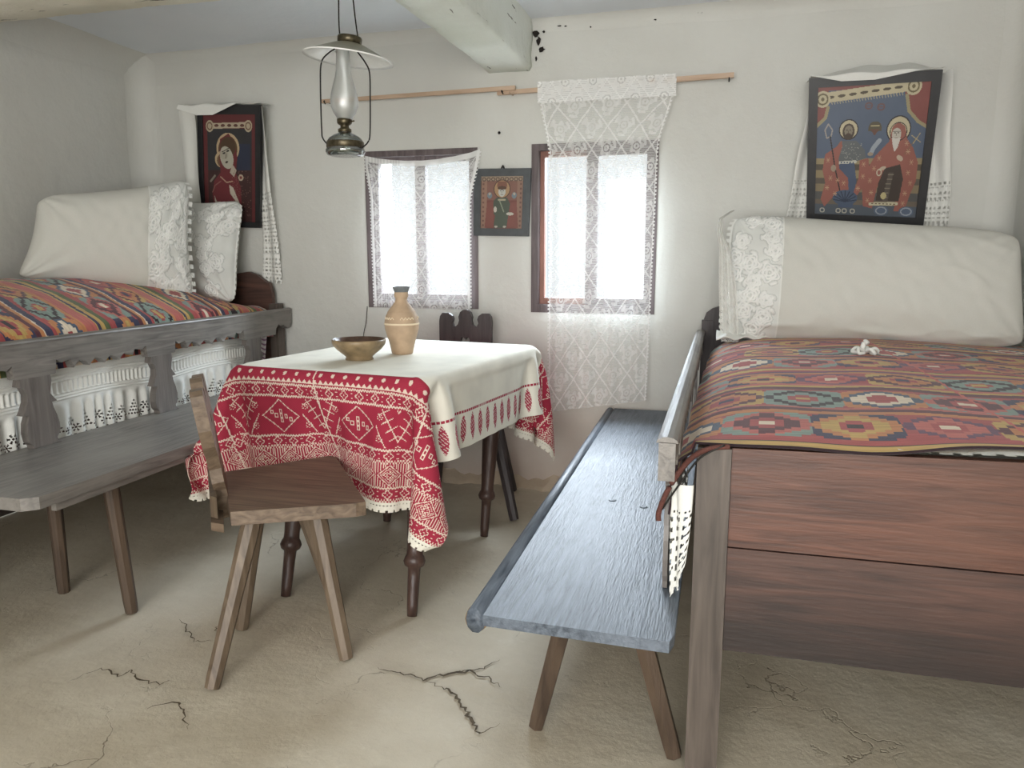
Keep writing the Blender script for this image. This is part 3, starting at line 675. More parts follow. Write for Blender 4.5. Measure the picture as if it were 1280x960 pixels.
for x in (.08, .24, .30, .38): c.ring(x, 1.235, .022, .022, .22, C8(196, 190, 170))
for x in (.66, .90): c.ell(x, 1.22, .07, .05, C8(86, 104, 134)); c.ring(x, 1.22, .05, .035, .14, C8(160, 170, 180))
artR = (c.A*.72+c.A.mean(-1, keepdims=True)*.28)*.90
icon('largest icon, two haloed saints in red cloaks on blue, above right bed', [(.318, -.19, 1.938), (.826, -.19, 1.943), (.836, -.04, 1.322), (.355, -.04, 1.352)], artR, .036, M_icon_frame, 0, 0, tf=1.1)
# left icon: a seated mother in red robe, dark ground
c = Canvas(150, 236, C8(122, 46, 48), .62, .98)
RR = C8(132, 44, 50)
c.rect(.05, .13, .57, .98, C8(58, 56, 60)); c.rect(.05, .5, .57, .98, C8(78, 46, 44))
c.rect(.40, .26, .55, .50, C8(48, 56, 84)); c.line([(.07, .105), (.55, .095)], .05, C8(206, 186, 150))
for k in range(5): c.ell(.16+k*.075, .10, .026, .012, C8(110, 60, 48))
for x in (.08, .53): c.ell(x, .105, .045, .052, C8(202, 182, 144)); c.ring(x, .105, .028, .03, .2, C8(128, 92, 66))
c.ell(.29, .30, .135, .135, C8(214, 180, 130)); c.ell(.29, .31, .112, .12, C8(110, 80, 48)); c.ell(.22, .40, .085, .075, C8(214, 180, 130)); c.ell(.225, .41, .066, .062, C8(132, 96, 60))
c.poly([(.20, .22), (.30, .17), (.37, .24), (.40, .38), (.38, .52), (.44, .66), (.45, .9), (.12, .9), (.10, .72), (.12, .60), (.20, .52), (.19, .40)], RR)
c.ell(.29, .29, .09, .09, C8(96, 66, 42))
c.ell(.275, .385, .075, .105, C8(196, 190, 168), -22); c.ell(.245, .36, .05, .04, C8(186, 178, 154))
for x, y in ((.245, .345), (.29, .325)): c.ell(x, y, .018, .008, C8(50, 44, 38), -20); c.line([(x-.022, y-.012), (x+.02, y-.028)], .007, C8(60, 50, 40))
c.line([(.27, .35), (.265, .39)], .008, C8(110, 96, 80)); c.ell(.275, .425, .018, .010, C8(70, 54, 46), -20)
c.poly([(.34, .44), (.39, .50), (.36, .56), (.31, .52)], C8(196, 180, 156)); c.line([(.20, .56), (.27, .61), (.34, .60)], .012, C8(196, 150, 120))
c.ell(.44, .565, .030, .030, C8(206, 180, 150)); c.ell(.44, .565, .014, .014, C8(150, 60, 56))
c.poly([(.30, .63), (.35, .66), (.39, .74), (.42, .80), (.38, .79), (.31, .71)], C8(206, 192, 168)); c.poly([(.12, .73), (.15, .79), (.20, .79), (.18, .83), (.13, .82)], C8(206, 192, 168))
for k in range(120): x, y = .34+random.random()*.22, .5+random.random()*.42; c.ell(x, y, .004, .004, C8(150, 104, 88))
c.line([(.08, .60), (.13, .55)], .02, C8(150, 140, 120)); c.line([(.10, .70), (.13, .64), (.20, .60)], .01, C8(160, 96, 84))
artL = (c.A*.72+c.A.mean(-1, keepdims=True)*.28)*.90
icon('dark red icon of a veiled mother, left of the windows behind pillows', [(-2.722, -.15, 1.985), (-2.344, -.15, 1.968), (-2.453, -.04, 1.348), (-2.834, -.04, 1.36)], artL, .030, M_icon_frame, 0, 0, tf=1.6)
# middle icon
c = Canvas(96, 118, C8(150, 96, 78), .8, .98)
c.rect(.0, .0, .12, .98, C8(168, 122, 96)); c.rect(.68, .0, .8, .98, C8(168, 122, 96))
c.rect(.12, .45, .68, .98, C8(140, 72, 62)); c.rect(0, .0, .8, .09, C8(176, 150, 120))
for k in range(9): c.ring(.06+k*.085, .06, .03, .03, .3, C8(110, 84, 70))
for k in range(10):
    for x in (.05, .75): c.ell(x, .15+k*.085, .018, .02, C8(128, 84, 70))
c.ell(.40, .24, .15, .165, C8(196, 148, 96)); c.ring(.40, .24, .15, .165, .05, C8(90, 66, 50)); c.poly([(.32, .10), (.48, .10), (.50, .20), (.30, .20)], C8(150, 92, 66))
c.ell(.40, .29, .066, .095, C8(206, 208, 196)); c.ell(.40, .22, .085, .035, C8(104, 70, 50))
for dx in (-.025, .025): c.ell(.40+dx, .275, .013, .007, C8(48, 44, 40))
c.line([(.40, .28), (.397, .32)], .008, C8(120, 108, 90)); c.line([(.375, .345), (.425, .345)], .008, C8(120, 80, 70))
c.poly([(.30, .40), (.50, .40), (.56, .52), (.52, .96), (.24, .96), (.28, .74), (.20, .62), (.24, .46)], C8(84, 96, 78))
c.line([(.34, .44), (.46, .44)], .03, C8(190, 176, 140)); c.line([(.36, .46), (.44, .66)], .02, C8(150, 160, 130))
c.poly([(.12, .50), (.24, .46), (.26, .96), (.08, .96)], C8(150, 78, 66)); c.poly([(.56, .50), (.68, .48), (.72, .96), (.50, .96)], C8(150, 78, 66))
c.ell(.28, .62, .03, .055, C8(206, 200, 180)); c.ell(.56, .70, .07, .028, C8(206, 200, 180)); c.ell(.30, .94, .03, .02, C8(200, 190, 170)); c.ell(.46, .94, .03, .02, C8(200, 190, 170))
for x in (.17, .63): c.ell(x, .36, .045, .06, C8(120, 140, 150)); c.ell(x, .33, .02, .025, C8(196, 176, 150))
artM = (c.A*.72+c.A.mean(-1, keepdims=True)*.28)*.90
ic = icon('small grey-framed icon hung on wall between the two windows', [(-1.225, -.030, 1.628), (-.932, -.030, 1.624), (-.944, -.030, 1.294), (-1.232, -.030, 1.300)], artM, .037, M_icon_frame2, 0, 0)
tube('hanging_loop', [(-1.085, -.02, 1.625), (-1.078, -.02, 1.640), (-1.071, -.02, 1.625)], .004, M_black, ic)

# ------------------------------------------------------------------ ritual towels over icons
def cutwork(U, V, seed=0):
    """embroidered openwork end: bands of holes (False) in linen"""
    hole = np.zeros(U.shape, bool)
    hole |= ((np.hypot((U % .022)-.011, (V % .03)-.015) < .0062))
    return hole
def towel(label, panels, top):
    r = root('draped_towel', label, 'towel', tuple(panels[0][0]))
    for k, (TL, TR, BR, BL, lace_from, folds) in enumerate(panels):
        TL, TR, BR, BL = [np.array(p, float) for p in (TL, TR, BR, BL)]
        L = np.linalg.norm(BL-TL); Wd = np.linalg.norm(BR-BL); h, w = max(int(L/.0055), 8), max(int(Wd/.0035), 10)
        v, u = np.meshgrid(np.linspace(0, 1, h+1), np.linspace(0, 1, w+1), indexing='ij')
        P = np.stack([(TL[i]*(1-u)+TR[i]*u)*(1-v)+(BL[i]*(1-u)+BR[i]*u)*v for i in range(3)], -1)
        P[..., 1] += -.008*np.sin(u*PI*folds+.8*v)*(.4+v)-.004
        P[..., 0] += .004*np.sin(v*9+k)
        U, V = (u[:-1, :-1]+.5/w)*Wd, (v[:-1, :-1]+.5/h)*L
        if lace_from is None:
            sheet('linen_panel', P, M_linen2, r)
        else:
            vv = v[:-1, :-1]+.5/h; low = vv > lace_from
            band = (V/.055 % 1)
            hole = low & (((np.hypot((U % .018)-.009, (V % .020)-.010) < .0052) & (band > .35)) | ((band < .12) & ((U % .009) < .0045)))
            scal = (vv > 1-.02) & (np.sin(U/.02*2*PI) > .2)
            hi = int(lace_from*h)
            sheet('linen_panel', P[:hi+1], M_linen2, r)
            sheet('openwork_end', P[hi:], M_linen2, r, None, (~(hole | scal))[hi:])
    # part lying over the picture's upper edge
    A, B = np.array(top[0], float), np.array(top[1], float); h, w = 22, 60
    v, u = np.meshgrid(np.linspace(0, 1, h+1), np.linspace(0, 1, w+1), indexing='ij')
    X = A[0]+(B[0]-A[0])*u; back = top[2]; drop = np.interp(u, [p[0] for p in top[3]], [p[1] for p in top[3]])
    a = np.clip(v/.55, 0, 1); b = np.clip((v-.55)/.45, 0, 1)
    yA = A[1]+(B[1]-A[1])*u; zA = A[2]+(B[2]-A[2])*u
    zb = np.interp(u, [0, .25, .5, .8, 1], top[4])
    Y = -.012*(1-a)+(yA-.010)*a-.006*b; Z = (zA+zb)*(1-a)+(zA+.010)*a-b*drop
    Z += .004*np.sin(u*17+v*4)*(1-b); X = X+.006*np.sin(v*5)
    sheet('top_drape', np.stack([X, Y, Z], -1), M_linen2, r)
    return r
towel('white openwork towel draped over the large icon above right bed',
      [((.345, -.13, 1.95), (.405, -.03, 1.96), (.372, -.012, 1.355), (.262, -.020, 1.355), .70, 3),
       ((.800, -.03, 1.93), (.868, -.15, 1.955), (.945, -.015, 1.325), (.838, -.015, 1.325), .68, 3)],
      ((.322, -.185, 1.936), (.832, -.185, 1.940), 0, [(0, .000), (.25, .030), (.5, .032), (.8, .008), (1, 0)], [.02, .065, .075, .075, .05]))
towel('white lace-ended towel draped over the dark red icon behind pillows',
      [((-2.86, -.12, 1.965), (-2.73, -.16, 1.965), (-2.80, -.055, 1.36), (-2.885, -.03, 1.36), None, 2),
       ((-2.425, -.02, 1.93), (-2.342, -.14, 1.965), (-2.345, -.02, 1.045), (-2.462, -.02, 1.055), .45, 3)],
      ((-2.83, -.15, 1.978), (-2.345, -.15, 1.965), 0, [(0, .02), (.25, .055), (.45, .055), (.75, .0), (1, 0)], [.03, .045, .04, .035, .03]))

# ------------------------------------------------------------------ kilim colours
PAL = dict(red=C8(176, 72, 70), red2=C8(196, 98, 88), mar=C8(96, 46, 54), must=C8(198, 160, 84), org=C8(202, 128, 74), grn=C8(128, 150, 138), nav=C8(58, 56, 84), crm=C8(226, 208, 182), blk=C8(50, 38, 42), olv=C8(92, 104, 62), pur=C8(104, 64, 92), blu=C8(72, 88, 110))
def kilim(S, T, seed=0, pal='right'):
    """S across the bands (m), T along them (m)"""
    q = .014 if pal == 'right' else .011; Sq = np.floor(S/q)*q+q/2; Tq = np.floor(T/(q*1.25))*q*1.25
    A = np.ones(S.shape+(3,))*PAL['red']
    seq = [('must', .030), ('blk', .006), ('red', .028), ('D', .19), ('org', .026), ('mar', .030), ('red2', .018), ('D', .185), ('red', .016), ('mar', .034), ('must', .020), ('red2', .022), ('D', .15), ('org', .018), ('pur', .02), ('red', .018)] if pal == 'right' else \
          [('must', .020), ('olv', .028), ('red', .03), ('D', .13), ('mar', .022), ('org', .018), ('crm', .006), ('nav', .030), ('red', .016), ('D', .12), ('org', .02), ('red2', .05), ('must', .010), ('nav', .014)]
    cyc = sum(x[1] for x in seq); s = S % cyc; rep = np.floor(S/cyc); a = 0; nb = 0
    trip = [['red2', 'crm', 'pur', 'red'], ['org', 'nav', 'mar', 'must'], ['grn', 'must', 'blk', 'grn'], ['crm', 'red', 'blu', 'org'], ['mar', 'crm', 'red2', 'grn'], ['must', 'blk', 'org', 'nav']]
    r = np.random.default_rng(seed)
    for c_, wd_ in seq:
        m = (s >= a) & (s < a+wd_)
        if c_ != 'D': A[m] = PAL[c_]
        else:
            per = .185 if pal == 'right' else .22; cs = a+wd_/2; ds = abs(np.floor((s-cs)/q)*q+q/2)
            off = (rep*.37+nb*.53)*per
            tt = T+off+(S*0); idx = np.floor(tt/per).astype(int); dt = abs(np.floor(((tt % per)-per/2)/(q*1.25))*q*1.25+q*.6)
            d = dt/(per/2)+ds/(wd_/2)                    # stepped lozenge distance
            ch = np.abs((idx*7+nb*3+rep.astype(int)*5+seed)) % len(trip)
            for k in range(len(trip)):
                mk = m & (ch == k); ra, rb, rc, rd = trip[k]
                A[mk & (d < 1.75)] = PAL[rd]; A[mk & (d < 1.22)] = PAL[rc]; A[mk & (d < .92)] = PAL[ra]; A[mk & (d < .52)] = PAL['red' if ra != 'red' else 'mar']; A[mk & (d < .30)] = PAL[rb]
            nb += 1
        a += wd_
    # the two lengths of the rug are sewn together along S, weft streaks
    g_ = A.mean(-1, keepdims=True); A = g_+(A-g_)*.86
    A = A*(1+.10*field(S*6, T, .12, seed=seed+2)[..., None])
    A *= (1+.025*np.sin(S*2*PI/.016))[..., None]
    return np.clip(A, 0, 1)

# ------------------------------------------------------------------ right bed
RB = root('bed', 'reddish brown wooden bed with plank footboard against the right wall', 'bed', (.55, -1.1, 0))
box('post', (-.036, -2.155, 0), (.035, -2.085, .792), M_post, RB, .004)
box('post', (1.09, -2.155, 0), (1.155, -2.085, .80), M_post, RB, .004)
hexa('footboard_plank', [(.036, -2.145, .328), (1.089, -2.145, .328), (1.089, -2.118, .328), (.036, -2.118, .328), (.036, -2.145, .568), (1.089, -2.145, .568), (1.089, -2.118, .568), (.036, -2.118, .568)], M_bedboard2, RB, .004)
hexa('footboard_plank', [(.036, -2.143, .571), (1.089, -2.143, .571), (1.089, -2.116, .571), (.036, -2.116, .571), (.036, -2.143, .792), (1.089, -2.143, .806), (1.089, -2.116, .806), (.036, -2.116, .792)], M_bedboard, RB, .004)
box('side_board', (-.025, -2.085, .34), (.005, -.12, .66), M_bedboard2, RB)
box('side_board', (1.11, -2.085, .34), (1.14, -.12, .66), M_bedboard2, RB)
# headboard with rounded shoulder
bm = bmesh.new(); pts = [(-.078, .35), (-.078, .90), (-.066, .935), (-.04, .955), (0, .968), (.04, .985), (.30, 1.03), (.52, 1.06), (.74, 1.03), (1.0, .985), (1.08, .955), (1.12, .93), (1.135, .90), (1.135, .35)]
a = [bm.verts.new((x, -.10, z)) for x, z in pts]; b = [bm.verts.new((x, -.065, z)) for x, z in pts]; bm.faces.new(a); bm.faces.new(b[::-1])
for i in range(len(pts)): j = (i+1) % len(pts); bm.faces.new((a[i], b[i], b[j], a[j]))
bmobj('headboard', bm, M_dark, RB, bevel=.003)
box('post', (-.085, -.11, 0), (-.03, -.055, .90), M_dark, RB, .004)
box('post', (1.08, -.11, 0), (1.14, -.055, .90), M_dark, RB, .004)
MT = box('mattress', (.008, -2.105, .48), (1.10, -.12, .785), M_linen, None, .03); tag(MT, 'white straw mattress lying in the right bed under the patterned rug', 'mattress')
for k in range(6): box('slat', (.0055, -1.95+k*.34, .44), (1.11, -1.83+k*.34, .465), M_bedboard2, RB, .003)
# sheet with scalloped hem at the foot
h, w = 30, 150; v, u = np.meshgrid(np.linspace(0, 1, h+1), np.linspace(0, 1, w+1), indexing='ij')
X = .36+.76*u; Y = -1.95-.194*v; Z = .812-.003*v+.002*np.sin(u*23+v*2)
kp = ~((v[:-1, :-1] > .93) & (np.sin(u[:-1, :-1]*.9/.045*2*PI) < -.3))
sh = sheet('bed_sheet', np.stack([X, Y, Z], -1), M_linen2, None, None, kp); tag(sh, 'white sheet with scalloped hem showing at foot of right bed', 'sheet')

# rug on the right bed (bands run across the bed)
nS, nT = 400, 265
s, t = np.meshgrid(np.linspace(0, 1, nS+1), np.linspace(0, 1, nT+1), indexing='ij')   # s: foot -> head, t: left -> right
foot = -2.135-.02*np.sin(t*5+1)+.05*sstep(.38, .62, t)*0-.0
foot = -2.152+.028*np.exp(-((t-.30)/.10)**2)*0+.003*np.sin(t*9)
Y = foot+( -.20-foot)*s
hang = .125*(1-.45*s)                      # length hanging over the left edge
tw = t*(1.19+hang)                         # arc length from left hem
edge_x = -.055+.05*s
over = np.clip(hang-tw, 0, None)           # still hanging part
x_in = np.clip(tw-hang, 0, None)
rr = .035
X = edge_x+x_in-.022*np.exp(-x_in/.03)*(1-0*s)+.010*np.exp(-x_in/.02)*np.sin(s*40)*.3
top = .812+.022*sstep(0, .8, s)+.030*np.sin(PI*np.clip(x_in/1.15, 0, 1))*(.4+.6*s)+.012*np.sin(PI*s)
drp = .055*np.exp(-x_in/.045)
Z = top-drp-over*.97
X = X-over*.12
Z += .0045*field(X, Y*1.0, .16, seed=21, aniso=.35)*(over <= 0)+.005*field(X, Y, .5, seed=22)
# gentle swags at the foot hem
fz = np.exp(-s/.05)*(x_in > .02); hz_ = .801+.020*sstep(.35, .55, t)+.0015*np.sin(t*30); Z = Z*(1-fz)+hz_*fz; 
Y = Y+fz*.050*sstep(.40, .60, t)
sc = (s[:-1, :-1]+.5/nS)*1.95; tc_ = (t[:-1, :-1]+.5/nT)*1.28
wv = .014*np.sin(tc_*8+1)+.006*np.sin(tc_*19)
Ck = kilim(sc+wv*sstep(0, .4, sc)+.0, tc_, 3)
seam = abs(tc_-.70-.10*(1-sc)) < .004
Ck[seam] = PAL['red2']; Ck[sc < .006] = PAL['blk']
xm = X[:-1, :-1]
rug = sheet('kilim_rug', np.stack([X, Y, Z], -1), M_kilim, None, Ck, None, True, .005); tag(rug, 'red and mustard kilim rug with stepped diamonds spread over the right bed', 'rug')
# braided hem cord and black string at the near left corner
pts = [(.03, -2.165, .802), (-.01, -2.168, .796), (-.045, -2.168, .775), (-.075, -2.168, .735), (-.098, -2.17, .690), (-.112, -2.17, .648), (-.112, -2.172, .628)]
tube('hem_cord', [np.array(p)+np.array((0, -.006, 0)) for p in pts], .006, M_cord, rug)
tube('string', [(.02, -2.176, .806), (-.03, -2.18, .775), (-.07, -2.18, .715), (-.105, -2.178, .655)], .0022, M_black, rug)
# small crocheted flower lying on the rug
cf = root('crochet_flower', 'tiny white crocheted knot of thread lying on the right rug', 'ornament', (.481, -.985, .868))
for k in range(5): 
    a = k*2*PI/5; tube('petal', [(.481, -.985, .875), (.481+.03*math.cos(a), -.985+.03*math.sin(a), .888), (.481+.042*math.cos(a+.3), -.985+.042*math.sin(a+.3), .874), (.481+.02*math.cos(a+.6), -.985+.02*math.sin(a+.6), .874)], .006, M_linen2, cf)
tube('knot', [(.47, -.985, .885), (.478, -.98, .910), (.485, -.99, .905)], .008, M_linen2, cf)

# lace valance hanging beside the post of the right bed
h, w = 150, 90; v, u = np.meshgrid(np.linspace(0, 1, h+1), np.linspace(0, 1, w+1), indexing='ij')
# u: first third faces the room's near side, the rest runs along the bed; v = down
fr0 = np.clip(u/.22, 0, 1); al0 = np.clip((u-.22)/.78, 0, 1)
Xv = -.040-.050*fr0*(1-.25*v)+.006*np.sin(u*40+v*2)+.010*al0*np.sin(v*4)-.018*v*(1-fr0)
Yv = -2.165-.012*np.sin(fr0*PI*1.5+v*2)+.50*al0; Zv = .712-v*(.285+.02*np.sin(u*22)-.10*(1-fr0))
U, V = (u[:-1, :-1]+.5/w)*.55, (v[:-1, :-1]+.5/h)*.28
hole = (V > .07) & ((np.hypot((U % .022)-.011, (V % .026)-.013) < .006) | ((V % .07 < .006) & (U % .01 < .005)))
sc_ = (V > .27) & (np.sin(U/.03*2*PI) > 0)
vl = sheet('lace_valance', np.stack([Xv, Yv, Zv], -1), M_linen2, None, None, ~(hole | sc_)); tag(vl, 'white openwork lace valance hanging between right bed and bench back', 'valance')

# ------------------------------------------------------------------ pillows
def rosettes(U, V, seed, W, H, n, rmax):
    r_ = np.random.default_rng(seed); R = np.zeros(U.shape)
    pts = []
    for _ in range(400):
        p = (r_.uniform(.1, .9)*W, r_.uniform(.05, .95)*H)
        if all(math.hypot(p[0]-q[0], p[1]-q[1]) > rmax*1.7 for q in pts): pts.append(p)
        if len(pts) >= n: break
    for (x, y) in pts:
        d = np.hypot(U-x, V-y); th = np.arctan2(V-y, U-x)+r_.uniform(0, 6); rr = rmax*r_.uniform(.75, 1.1)
        for f, am, kk in ((1.0, .16, 5), (.66, .14, 5), (.34, .10, 3)):
            R = np.maximum(R, np.exp(-((d-rr*f*(1+am*np.cos(kk*th)))/(.0055))**2))
        lf = np.exp(-((d-rr*1.35)/(rr*.22))**2)*np.clip(np.cos(4*th), 0, 1)**.7; R = np.maximum(R, lf*.9)
    g = np.sin(U/.009*2*PI)*np.sin(V/.009*2*PI)
    return R, g
def pillow(label, BL, BR, TR, TL, T, lace, nrm, seed, pinch=.035, lace_label=None, crease=.010, body_mat=None, ears=None, sag=0):
    BL, BR, TR, TL = [np.array(p, float) for p in (BL, BR, TR, TL)]; nrm = np.array(nrm, float); nrm /= np.linalg.norm(nrm)
    r = root('pillow', label, 'pillow', tuple((BL+BR)/2))
    W, H = np.linalg.norm(BR-BL), np.linalg.norm(TL-BL)
    def surf(u, v, sgn, extra=0):
        a, b = 2*u-1, 2*v-1
        P = np.stack([(BL[k]*(1-u)+BR[k]*u)*(1-v)+(TL[k]*(1-u)+TR[k]*u)*v for k in range(3)], -1)
        cx = (BL+BR+TR+TL)/4
        # edges bow inward between the corners
        ex = (BR-BL)/W; ey = (TL-BL)/H
        P = P-ex*(pinch*a*(1-b**2))[..., None]*1.0-ey*(pinch*.8*b*(1-a**2))[..., None]
        cr2 = (abs(a)**7*abs(b)**7)[..., None]; P = P-cr2*(ex*(.030*np.sign(a))[..., None]+ey*(.030*np.sign(b))[..., None])
        th = T*np.clip((1-abs(a)**3.2)*(1-abs(b)**2.8), 0, 1)**.48
        Uu, Vv = u*W, v*H
        wr_ = crease*field(Uu, Vv, .30, seed=seed, aniso=.5)+crease*.35*field(Uu, Vv, .09, seed=seed+1)+crease*.45*(1-abs(np.sin(Vv*13+2.5*field(Uu, Vv, .5, seed=seed+3)+Uu*3)))**3*np.exp(-((a*1.0-.75)/.5)**2)
        # creases radiate from the corners
        for (c0, c1) in ((0, 0), (1, 0), (0, 1), (1, 1)):
            d = np.hypot((u-c0)*W, (v-c1)*H); an = np.arctan2((v-c1)*H, (u-c0)*W)
            wr_ = wr_+crease*.9*np.sin(an*14+seed+c0*3)*np.exp(-d/.13)*sstep(0, .05, d)
        if sag: wr_ = wr_+sag*np.exp(-((v-.10-.03*np.sin(u*7))/.03)**2)*np.sin(u*9)**2
        edge = np.clip((1-abs(a)**6)*(1-abs(b)**6), 0, 1)
        return P+nrm*(sgn*(th/2+extra)+wr_*edge*.8)[..., None]
    nu, nv = 120, 80
    v, u = np.meshgrid(np.linspace(0, 1, nv+1), np.linspace(0, 1, nu+1), indexing='ij')
    F, B = surf(u, v, 1), surf(u, v, -1)
    idx = np.arange((nu+1)*(nv+1)).reshape(nv+1, nu+1); n0 = idx.size
    q = np.stack([idx[:-1, :-1], idx[:-1, 1:], idx[1:, 1:], idx[1:, :-1]], -1).reshape(-1, 4)
    V_ = np.concatenate([F.reshape(-1, 3), B.reshape(-1, 3)])-wloc(r)
    fs = np.concatenate([q, q[:, ::-1]+n0]).tolist()
    me = bpy.data.meshes.new('pillowcase'); me.from_pydata(V_.tolist(), [], fs); 
    bm = bmesh.new(); bm.from_mesh(me); bmesh.ops.remove_doubles(bm, verts=bm.verts, dist=.0008); bm.to_mesh(me); bm.free()
    link('pillowcase', me, body_mat or M_linen, r, True)
    if lace:
        u0, u1 = lace; h, w = int(H/.0028), int((u1-u0)*W/.0028)
        v, u = np.meshgrid(np.linspace(-.0, 1.0, h+1), np.linspace(u0, u1, w+1), indexing='ij')
        P = surf(np.clip(u, 0, 1), v, 1, .003)
        ex = (BR-BL)/W
        P = P+ex*((np.clip(u-1, 0, None)+np.clip(u, None, 0))*W)[..., None]
        U, V = (u-u0)*W, v*H; R, g = rosettes(U, V, seed+5, (u1-u0)*W, H, 16, .034)
        P = P+nrm*(R*.0075+g*.0006)[..., None]
        Rc = R[:-1, :-1]; col = np.ones(Rc.shape+(3,))*C8(224, 225, 220)
        col = col*(1-sstep(.3, .8, Rc)[..., None])+C8(240, 240, 236)*sstep(.3, .8, Rc)[..., None]
        rim = (Rc > .12) & (Rc < .34); col[rim] = C8(200, 202, 198)
        us = (u[:-1, :-1]); ed = (abs(us-u0) < .008/W) if u1 >= .9 else (abs(us-u1) < .008/W)
        col[ed] = C8(232, 232, 226)
        kp = ~(((us > 1.0) | (us < 0)) & (np.sin(v[:-1, :-1]*H/.03*2*PI) > .1) & (abs(us-.5) > .5+.008))
        o = sheet('lace_end', P, M_pillow, r, col, kp)
        if lace_label: o['label'] = lace_label
    return r
pillow('big white pillow with broad floral lace end on the left bed, in front', (-3.06, -1.06, 1.085), (-2.58, -.46, .975), (-2.60, -.40, 1.585), (-3.02, -.93, 1.475), .24, (.70, 1.03), (.76, -.62, .10), 2, .030, 'floral lace pillow end', .019)
pillow('smaller white pillow fully covered in creased lace, behind the big one', (-3.0, -.22, .985), (-2.475, -.27, .935), (-2.50, -.10, 1.50), (-2.98, -.13, 1.50), .17, (.25, 1.02), (.05, -.99, .10), 9, .025, None, .024)
pillow('very wide white pillow with lace end leaning above right bed rug', (.005, -.40, .838), (1.155, -.42, .83), (1.145, -.26, 1.30), (.03, -.24, 1.385), .25, (-.02, .19), (0, -1, .12), 17, .008, 'floral lace pillow end', .022, None, None, .022)
# loosely gathered frilled lace edge, standing at the left end of that pillow
fr = root('lace_frill', 'gathered white lace frill with drawn-up tip at left end of wide pillow', 'lace', (.0, -.42, .84))
h, w = 220, 46; v, u = np.meshgrid(np.linspace(0, 1, h+1), np.linspace(0, 1, w+1), indexing='ij')
cxl = np.interp(v, [0, .06, .16, .3, .6, 1], [.03, -.02, -.022, -.002, .012, .03]); wd_ = np.interp(v, [0, .08, .2, .32, .6, .9, 1], [.012, .02, .028, .05, .072, .078, .07])
Z = 1.385-.545*v; X = cxl+(u-.35)*wd_; Y = -.435-.008*np.sin(u*16+v*3)-.004*np.sin(v*60+u*5)-.02*v
U, V = (u[:-1, :-1])*.1, v[:-1, :-1]*.55
hole = (np.sin(U/.010*2*PI+V*30)*np.sin(V/.013*2*PI+U*60) > .45)
sheet('lace_strip', np.stack([X, Y, Z], -1), M_linen2, fr, None, ~hole)
# white cloth tucked under the pillow
h, w = 24, 60; v, u = np.meshgrid(np.linspace(0, 1, h+1), np.linspace(0, 1, w+1), indexing='ij')
X = -.015+.22*u; Y = -.34-.17*v*(1-.4*u); Z = .858+.020*np.sin(v*PI)*(1-.3*u)+.006*np.sin(u*17+v*5)
tk = sheet('tucked_cloth', np.stack([X, Y, Z], -1), M_linen2, None, None, None, True, .004); tag(tk, 'crumpled white cloth edge tucked under the wide pillow of right bed', 'cloth')

# ------------------------------------------------------------------ settle benches with carved backs
def rail_outline(y0, y1, zt, zb, centers, pitch_side=1, ear=True):
    """lower edge of the back rail: scallop teeth between splats"""
    pts = [(y0, zt), (y1, zt)]
    if ear: pts += [(y1, zt-.075), (y1-.02, zt-.095), (y1-.05, zt-.095), (y1-.075, zt-.075), (y1-.11, zt-.078), (y1-.12, zt-.09), (y1-.14, zt-.072), (y1-.17, zb+.012)]
    return pts
def strip_board(name, rows, at, mat, parent):
    """sawn board: rows = (position, edge A, edge B) along its length, front and back face, closed edges"""
    vs_ = []
    for p, a, b in rows: vs_ += [at(0, (p, a)), at(0, (p, b)), at(1, (p, a)), at(1, (p, b))]
    fs = [(0, 1, 3, 2)]; n = len(rows)
    for i in range(n-1):
        k = 4*i; fs += [(k, k+4, k+5, k+1), (k+2, k+3, k+7, k+6), (k, k+2, k+6, k+4), (k+1, k+5, k+7, k+3)]
    k = 4*(n-1); fs.append((k, k+2, k+3, k+1))
    bm = bmesh.new(); V_ = [bm.verts.new(v) for v in vs_]
    for f in fs:
        try: bm.faces.new([V_[i] for i in f])
        except ValueError: pass
    return bmobj(name, bm, mat, parent)
